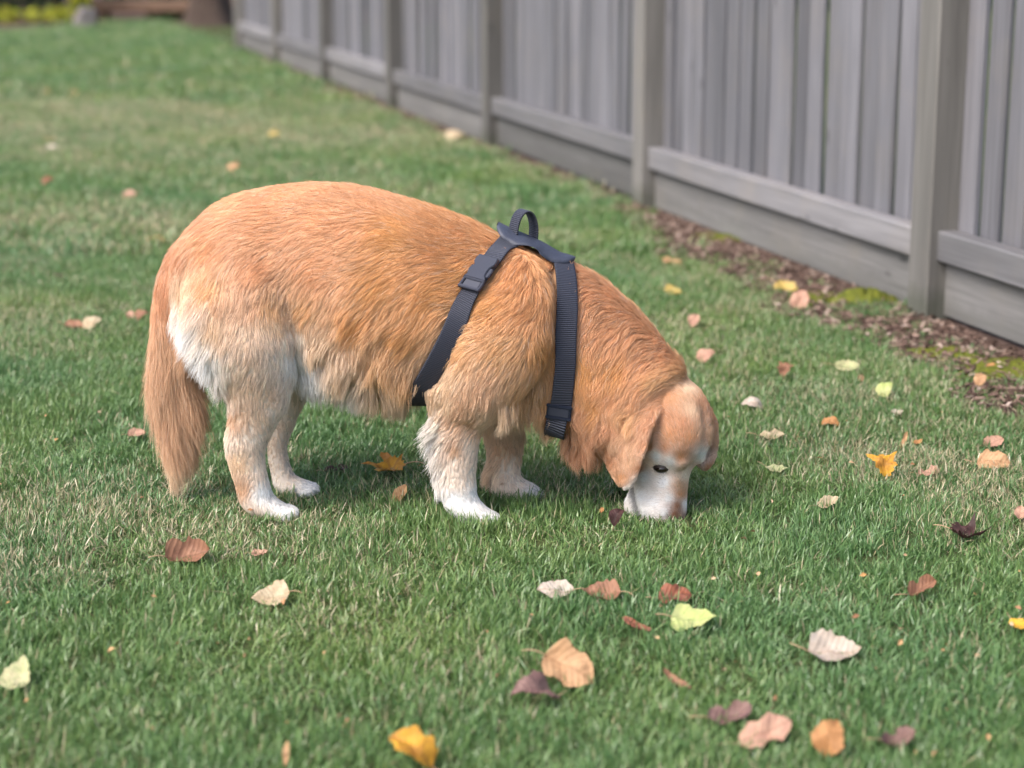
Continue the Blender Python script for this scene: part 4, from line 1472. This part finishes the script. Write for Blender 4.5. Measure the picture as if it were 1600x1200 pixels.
# ------------------------------------------------------------------ mulch chips and moss
chipm = Mat('wood_chip', .9, .15)
oi = chipm.n('ShaderNodeAttribute', attribute_name='tone')
chipm.color(chipm.ramp(oi.outputs['Fac'], [(0, (.05, .032, .025)), (.45, (.095, .060, .048)), (.8, (.18, .125, .10)), (1, (.32, .25, .21))]).outputs[0])
chipm = chipm.m
N = 9000
s = rng.uniform(-1.6, 11, N)
keepm = rng.random(N) < np.interp(s, [-2, 2.4, 2.6, 11], [1, 1, .35, .3])
s = s[keepm]
nn_ = rng.uniform(-.05, 1, len(s)) * (mulch_edge(s) + .05)
pc = FP + s[:, None] * FD + nn_[:, None] * FN
nC = len(pc)
a1 = nrm(np.c_[rng.normal(size=(nC, 2)), rng.normal(size=nC) * .3])
b1 = nrm(np.cross(a1, np.c_[rng.normal(size=(nC, 2)) * .35, np.ones(nC)]))
c1 = np.cross(a1, b1)
ln_, wd_, th2 = rng.uniform(.008, .030, nC)[:, None], rng.uniform(.002, .007, nC)[:, None], rng.uniform(.002, .004, nC)[:, None]
pc[:, 2] = .008 + rng.random(nC) * .014
cor = [(-1, -.7, -1), (1, -.5, -1), (.9, .8, -1), (-.8, 1, -1), (-1, -.7, 1), (1, -.5, 1), (.9, .8, 1), (-.8, 1, 1)]
CV = np.stack([pc + a1 * ln_ * x / 2 * 1.2 + b1 * wd_ * y + c1 * th2 * z / 2 for x, y, z in cor], 1).reshape(-1, 3)
qd = [(0, 3, 2, 1), (4, 5, 6, 7), (0, 1, 5, 4), (1, 2, 6, 5), (2, 3, 7, 6), (3, 0, 4, 7)]
CF = [tuple(8 * i + q for q in f) for i in range(nC) for f in qd]
chips = mk('wood_chips', CV, CF, chipm, None, False)
chips.data.attributes.new('tone', 'FLOAT', 'POINT').data.foreach_set('value', np.repeat(rng.random(nC), 8).astype(np.float32))
tag(chips, 'brown bark chips and litter along the foot of the fence', 'bark chips', kind='stuff')

N = 230
uu, vv = rng.uniform(-60, 1660, N), 150 + 1050 * rng.random(N) ** .8
kc = rng.random(N) < np.where(uu > 1080, 1, .5)
pc = np.array([ground(u, v, .030) for u, v in zip(uu[kc], vv[kc])])
pc = pc[fence_coords(pc)[1] > .06]
nC = len(pc)
pc[:, 2] += rng.normal(size=nC) * .004
a1 = nrm(np.c_[rng.normal(size=(nC, 2)), rng.normal(size=nC) * .5])
b1 = nrm(np.cross(a1, np.c_[rng.normal(size=(nC, 2)) * .6, np.ones(nC)]))
c1 = np.cross(a1, b1)
sz = rng.uniform(.0025, .006, nC)[:, None]
CV = np.stack([pc - a1 * sz * 1.3, pc - b1 * sz * .7 - c1 * sz * .3, pc + a1 * sz * 1.1 + c1 * sz * .3, pc + b1 * sz * .8 - c1 * sz * .3], 1).reshape(-1, 3)
CF = [t for i in range(nC) for t in ((4 * i, 4 * i + 1, 4 * i + 2), (4 * i, 4 * i + 2, 4 * i + 3))]
crm = Mat('leaf_crumb', .7, .2)
ct_ = crm.n('ShaderNodeAttribute', attribute_name='tone')
crm.color(crm.ramp(ct_.outputs['Fac'], [(0, (.16, .08, .045)), (.35, (.36, .20, .10)), (.7, (.40, .29, .19)), (1, (.36, .20, .08))]).outputs[0])
crumbs = mk('leaf_litter', CV, CF, crm.m, None, False)
crumbs.data.attributes.new('tone', 'FLOAT', 'POINT').data.foreach_set('value', np.repeat(rng.random(nC), 4).astype(np.float32))
tag(crumbs, 'tiny tan and orange leaf crumbs scattered through the lawn', 'leaf litter', kind='stuff')

mossm = Mat('moss', .9, .1)
mn = mossm.noise(mossm.n('ShaderNodeNewGeometry').outputs['Position'], 40, 4, .7)
mossm.color(mossm.ramp(mn.outputs[0], [(.3, (.042, .052, .012)), (.7, (.125, .135, .018))]).outputs[0])
mossm.bump(mn.outputs[0], 1, .01)
mossm = mossm.m
MOSS = [(1352, 476, .095, .08, .040, 'bright yellow green moss cushion beside the nearest post'), (1262, 466, .10, .13, .012, 'thin olive moss patch on the mulch beside the bright cushion'),
        (1118, 374, .09, .14, .014, 'thin moss patch at the narrow end of the mulch strip'), (1575, 580, .16, .13, .016, 'wide mossy patch at the lawn edge before the fence'), (1470, 556, .13, .09, .014, 'olive moss patch in front of the nearest post')]
MOSSXY = []
for i, (u, v, rx, ry, hz, lab) in enumerate(MOSS):
    p = ground(u, v)
    MOSSXY.append((p, rx, ry))
    na, nr = 40, 9
    V, F_ = [p + [0, 0, hz]], []
    for k in range(1, nr + 1):
        for j in range(na):
            a_ = 2 * math.pi * j / na
            edge = 1 + .22 * math.sin(3 * a_ + i) + .13 * math.sin(7 * a_ + 2 * i)
            t = k / nr
            z = hz * (1 - t ** 2.2) * (1 + .25 * math.sin(9 * a_ + 5 * t + i)) + .002 * random.random()
            V.append(p + np.array([math.cos(a_) * rx * edge * t, math.sin(a_) * ry * edge * t, max(z, 0) + .003]))
    F_ += [(0, 1 + j, 1 + (j + 1) % na) for j in range(na)]
    for k in range(nr - 1):
        F_ += [(1 + k * na + j, 1 + (k + 1) * na + j, 1 + (k + 1) * na + (j + 1) % na, 1 + k * na + (j + 1) % na) for j in range(na)]
    mo = mk('moss_patch', V, F_, mossm, base=p)
    tag(mo, lab, 'moss', 'moss along the mulch strip')

# ------------------------------------------------------------------ grass
def mat_grass():
    m = Mat('grass_blade', .36, .55)
    a = m.n('ShaderNodeAttribute', attribute_name='blade')                     # per blade random
    t = m.n('ShaderNodeAttribute', attribute_name='dry', attribute_type='INSTANCER')
    h = m.n('ShaderNodeAttribute', attribute_name='hue', attribute_type='INSTANCER')
    g = m.ramp(a.outputs['Fac'], [(0, (.054, .128, .040)), (.5, (.092, .188, .062)), (1, (.156, .256, .104))])
    y = m.mix(h.outputs['Fac'], g.outputs[0], m.mix(1.0, g.outputs[0], (1.5, 1.18, .9), 'MULTIPLY'))
    dry_sun_c = m.ramp(a.outputs['Fac'], [(0, (.30, .26, .14)), (1, (.48, .42, .29))])  # straw colour for dry blades and for the painted sun streaks
    a2 = m.n('ShaderNodeAttribute', attribute_name='dry_sun_level')
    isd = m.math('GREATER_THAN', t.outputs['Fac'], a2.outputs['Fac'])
    c = m.mix(isd, y, dry_sun_c.outputs[0])
    m.color(c)
    m.translucent(.30, c)
    return m.m


GRASSM = mat_grass()


def clump(seed, nb, rad, hmin, hmax, wid, nseg=3):
    r = np.random.default_rng(seed)
    V, F_, BL, DR = [], [], [], []
    for b in range(nb):
        rr_ = rad * math.sqrt(r.random()); a_ = r.random() * 6.283
        p = np.array([rr_ * math.cos(a_), rr_ * math.sin(a_), -.004])
        h = r.uniform(hmin, hmax)
        la = r.random() * 6.283
        lean = abs(r.normal(0, .55)) + .12
        d = np.array([math.cos(la), math.sin(la), 0])
        sd_ = np.array([-d[1], d[0], 0])
        tw = r.normal(0, .5)
        sd_ = sd_ * math.cos(tw) + d * math.sin(tw)
        w0 = wid * r.uniform(.6, 1.25)
        i0 = len(V)
        dead = r.random()
        for k in range(nseg):
            s = k / nseg
            c = p + np.array([0, 0, h * (s - .28 * lean * s * s)]) + d * (h * lean * (.35 * s + .65 * s * s))
            ww = w0 * (1 - .25 * s) / 2
            V += [c - sd_ * ww, c + sd_ * ww]
        V.append(p + np.array([0, 0, h * (1 - .28 * lean)]) + d * h * lean)
        for k in range(nseg - 1):
            F_.append((i0 + 2 * k, i0 + 2 * k + 1, i0 + 2 * k + 3, i0 + 2 * k + 2))
        F_.append((i0 + 2 * nseg - 2, i0 + 2 * nseg - 1, i0 + 2 * nseg))
        nvb = 2 * nseg + 1
        BL += [r.random()] * nvb
        DR += [dead] * nvb
    me = bpy.data.meshes.new('grass_clump')
    me.from_pydata([tuple(v) for v in V], [], F_)
    me.materials.append(GRASSM)
    me.attributes.new('blade', 'FLOAT', 'POINT').data.foreach_set('value', BL)
    me.attributes.new('dry_sun_level', 'FLOAT', 'POINT').data.foreach_set('value', DR)
    me.polygons.foreach_set('use_smooth', np.ones(len(me.polygons), bool))
    return bpy.data.objects.new('grass_clump', me)


def lawn_points(y0, y1, dens_, grow=.06):
    A = .3 * (y1 ** 2 - y0 ** 2) + 1.0 * (y1 - y0)
    n = int(A * dens_ * 1.0)
    ys, xs = [], []
    while sum(map(len, ys)) < n:
        y = rng.uniform(y0, y1, n); x = rng.uniform(-1, 1, n) * (.3 * y1 + .5)
        k = np.abs(x) < .3 * y + .5
        ys.append(y[k]); xs.append(x[k])
    P = np.c_[np.concatenate(xs)[:n], np.concatenate(ys)[:n], np.zeros(n)]
    s, nn_ = fence_coords(P)
    me_ = mulch_edge(s)
    edge = me_ + .035 * rng.normal(size=n)
    ok = (nn_ > edge)
    ok |= (nn_ > .03) & (rng.random(n) < .10)                # stray tufts in the mulch
    # tufts hugging the post feet
    for k in range(-1, 3):
        dd = np.hypot(s - k * SP - .12, nn_ - .06)
        ok |= (dd < .13) & (nn_ > -.06) & (rng.random(n) < .7)
    for (p, rx, ry) in MOSSXY:
        e = ((P[:, 0] - p[0]) / rx) ** 2 + ((P[:, 1] - p[1]) / ry) ** 2
        ok &= ~((e < .9) & (rng.random(n) < .85))
    fb = far_edge(P[:, 0])
    ok &= P[:, 1] < fb + .1 * rng.normal(size=n)
    for (u, v, o) in ((752, 812, -.086), (824, 777, .070), (434, 802, -.070), (468, 767, .084)):
        c = ground(u, v, .02)
        e = ((P[:, 0] - c[0]) / .046) ** 2 + ((P[:, 1] - (YC + o) + .002) / .032) ** 2
        ok &= e > 1
    c = hp(.27, -.03, 0)
    ok &= ((P[:, 0] - c[0]) / .044) ** 2 + ((P[:, 1] - c[1] + .006) / .038) ** 2 > 1
    return P[ok]


def gn_scatter():
    g = bpy.data.node_groups.new('grass_scatter', 'GeometryNodeTree')
    g.interface.new_socket('Geometry', in_out='INPUT', socket_type='NodeSocketGeometry')
    g.interface.new_socket('Clumps', in_out='INPUT', socket_type='NodeSocketCollection')
    g.interface.new_socket('Geometry', in_out='OUTPUT', socket_type='NodeSocketGeometry')
    N_ = g.nodes
    gi, go = N_.new('NodeGroupInput'), N_.new('NodeGroupOutput')
    ci = N_.new('GeometryNodeCollectionInfo')
    ci.inputs['Separate Children'].default_value = True
    ci.inputs['Reset Children'].default_value = True
    ip = N_.new('GeometryNodeInstanceOnPoints')
    ip.inputs['Pick Instance'].default_value = True
    def attr(name, typ):
        n = N_.new('GeometryNodeInputNamedAttribute')
        n.data_type = typ
        n.inputs['Name'].default_value = name
        return next(o for o in n.outputs if o.enabled and o.name == 'Attribute')
    L_ = g.links
    L_.new(gi.outputs[0], ip.inputs['Points'])
    L_.new(gi.outputs[1], ci.inputs['Collection'])
    L_.new(ci.outputs[0], ip.inputs['Instance'])
    L_.new(attr('idx', 'INT'), ip.inputs['Instance Index'])
    L_.new(attr('rot', 'FLOAT_VECTOR'), ip.inputs['Rotation'])
    L_.new(attr('scl', 'FLOAT_VECTOR'), ip.inputs['Scale'])
    L_.new(ip.outputs[0], go.inputs[0])
    return g


SCAT = gn_scatter()


def dry_sun_level(P):
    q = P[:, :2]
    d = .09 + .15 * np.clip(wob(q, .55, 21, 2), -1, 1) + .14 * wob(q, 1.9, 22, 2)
    # worn paler ground behind and beside the dog, and far sun streaks painted in as pale blades
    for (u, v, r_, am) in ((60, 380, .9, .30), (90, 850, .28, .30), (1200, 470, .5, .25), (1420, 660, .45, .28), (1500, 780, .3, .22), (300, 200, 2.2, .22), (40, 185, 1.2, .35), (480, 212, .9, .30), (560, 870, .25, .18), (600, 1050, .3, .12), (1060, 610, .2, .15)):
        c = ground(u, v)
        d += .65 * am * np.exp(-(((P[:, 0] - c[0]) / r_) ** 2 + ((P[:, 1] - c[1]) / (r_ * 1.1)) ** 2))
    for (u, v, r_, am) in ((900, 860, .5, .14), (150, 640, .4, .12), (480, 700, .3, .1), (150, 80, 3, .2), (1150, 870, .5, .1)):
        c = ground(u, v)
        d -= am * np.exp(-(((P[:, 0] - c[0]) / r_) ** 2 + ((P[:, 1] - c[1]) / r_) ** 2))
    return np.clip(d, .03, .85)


def grass(name, label, y0, y1, dens_, nclump, nb, rad, hmin, hmax, wid, seed, nseg=3):
    coll = bpy.data.collections.new(name + '_clumps')
    for k in range(nclump):
        coll.objects.link(clump(seed + k, nb, rad, hmin, hmax, wid, nseg))
    P = lawn_points(y0, y1, dens_)
    n = len(P)
    me = bpy.data.meshes.new(name)
    me.vertices.add(n)
    me.vertices.foreach_set('co', P.astype(np.float32).ravel())
    def A(nm, typ, arr, key):
        a = me.attributes.new(nm, typ, 'POINT')
        a.data.foreach_set(key, arr.ravel())
    A('idx', 'INT', rng.integers(0, nclump, n).astype(np.int32), 'value')
    tilt = rng.normal(size=(n, 2)) * .14
    A('rot', 'FLOAT_VECTOR', np.c_[tilt, rng.random(n) * 6.283].astype(np.float32), 'vector')
    hs = (1 + .22 * wob(P[:, :2], 1.6, 31, 2) + .12 * rng.normal(size=n)).clip(.55, 1.5)
    A('scl', 'FLOAT_VECTOR', np.c_[np.ones(n), np.ones(n), hs].astype(np.float32), 'vector')
    A('dry', 'FLOAT', dry_sun_level(P).astype(np.float32), 'value')
    A('hue', 'FLOAT', np.clip(.35 + .45 * wob(P[:, :2], .8, 41, 2) + .1 * rng.normal(size=n), 0, 1).astype(np.float32), 'value')
    me.materials.append(GRASSM)
    o = bpy.data.objects.new(name, me)
    COL.objects.link(o)
    md = o.modifiers.new('scatter', 'NODES')
    md.node_group = SCAT
    for it in SCAT.interface.items_tree:
        if it.name == 'Clumps': md[it.identifier] = coll
    return tag(o, label, 'grass', kind='stuff')


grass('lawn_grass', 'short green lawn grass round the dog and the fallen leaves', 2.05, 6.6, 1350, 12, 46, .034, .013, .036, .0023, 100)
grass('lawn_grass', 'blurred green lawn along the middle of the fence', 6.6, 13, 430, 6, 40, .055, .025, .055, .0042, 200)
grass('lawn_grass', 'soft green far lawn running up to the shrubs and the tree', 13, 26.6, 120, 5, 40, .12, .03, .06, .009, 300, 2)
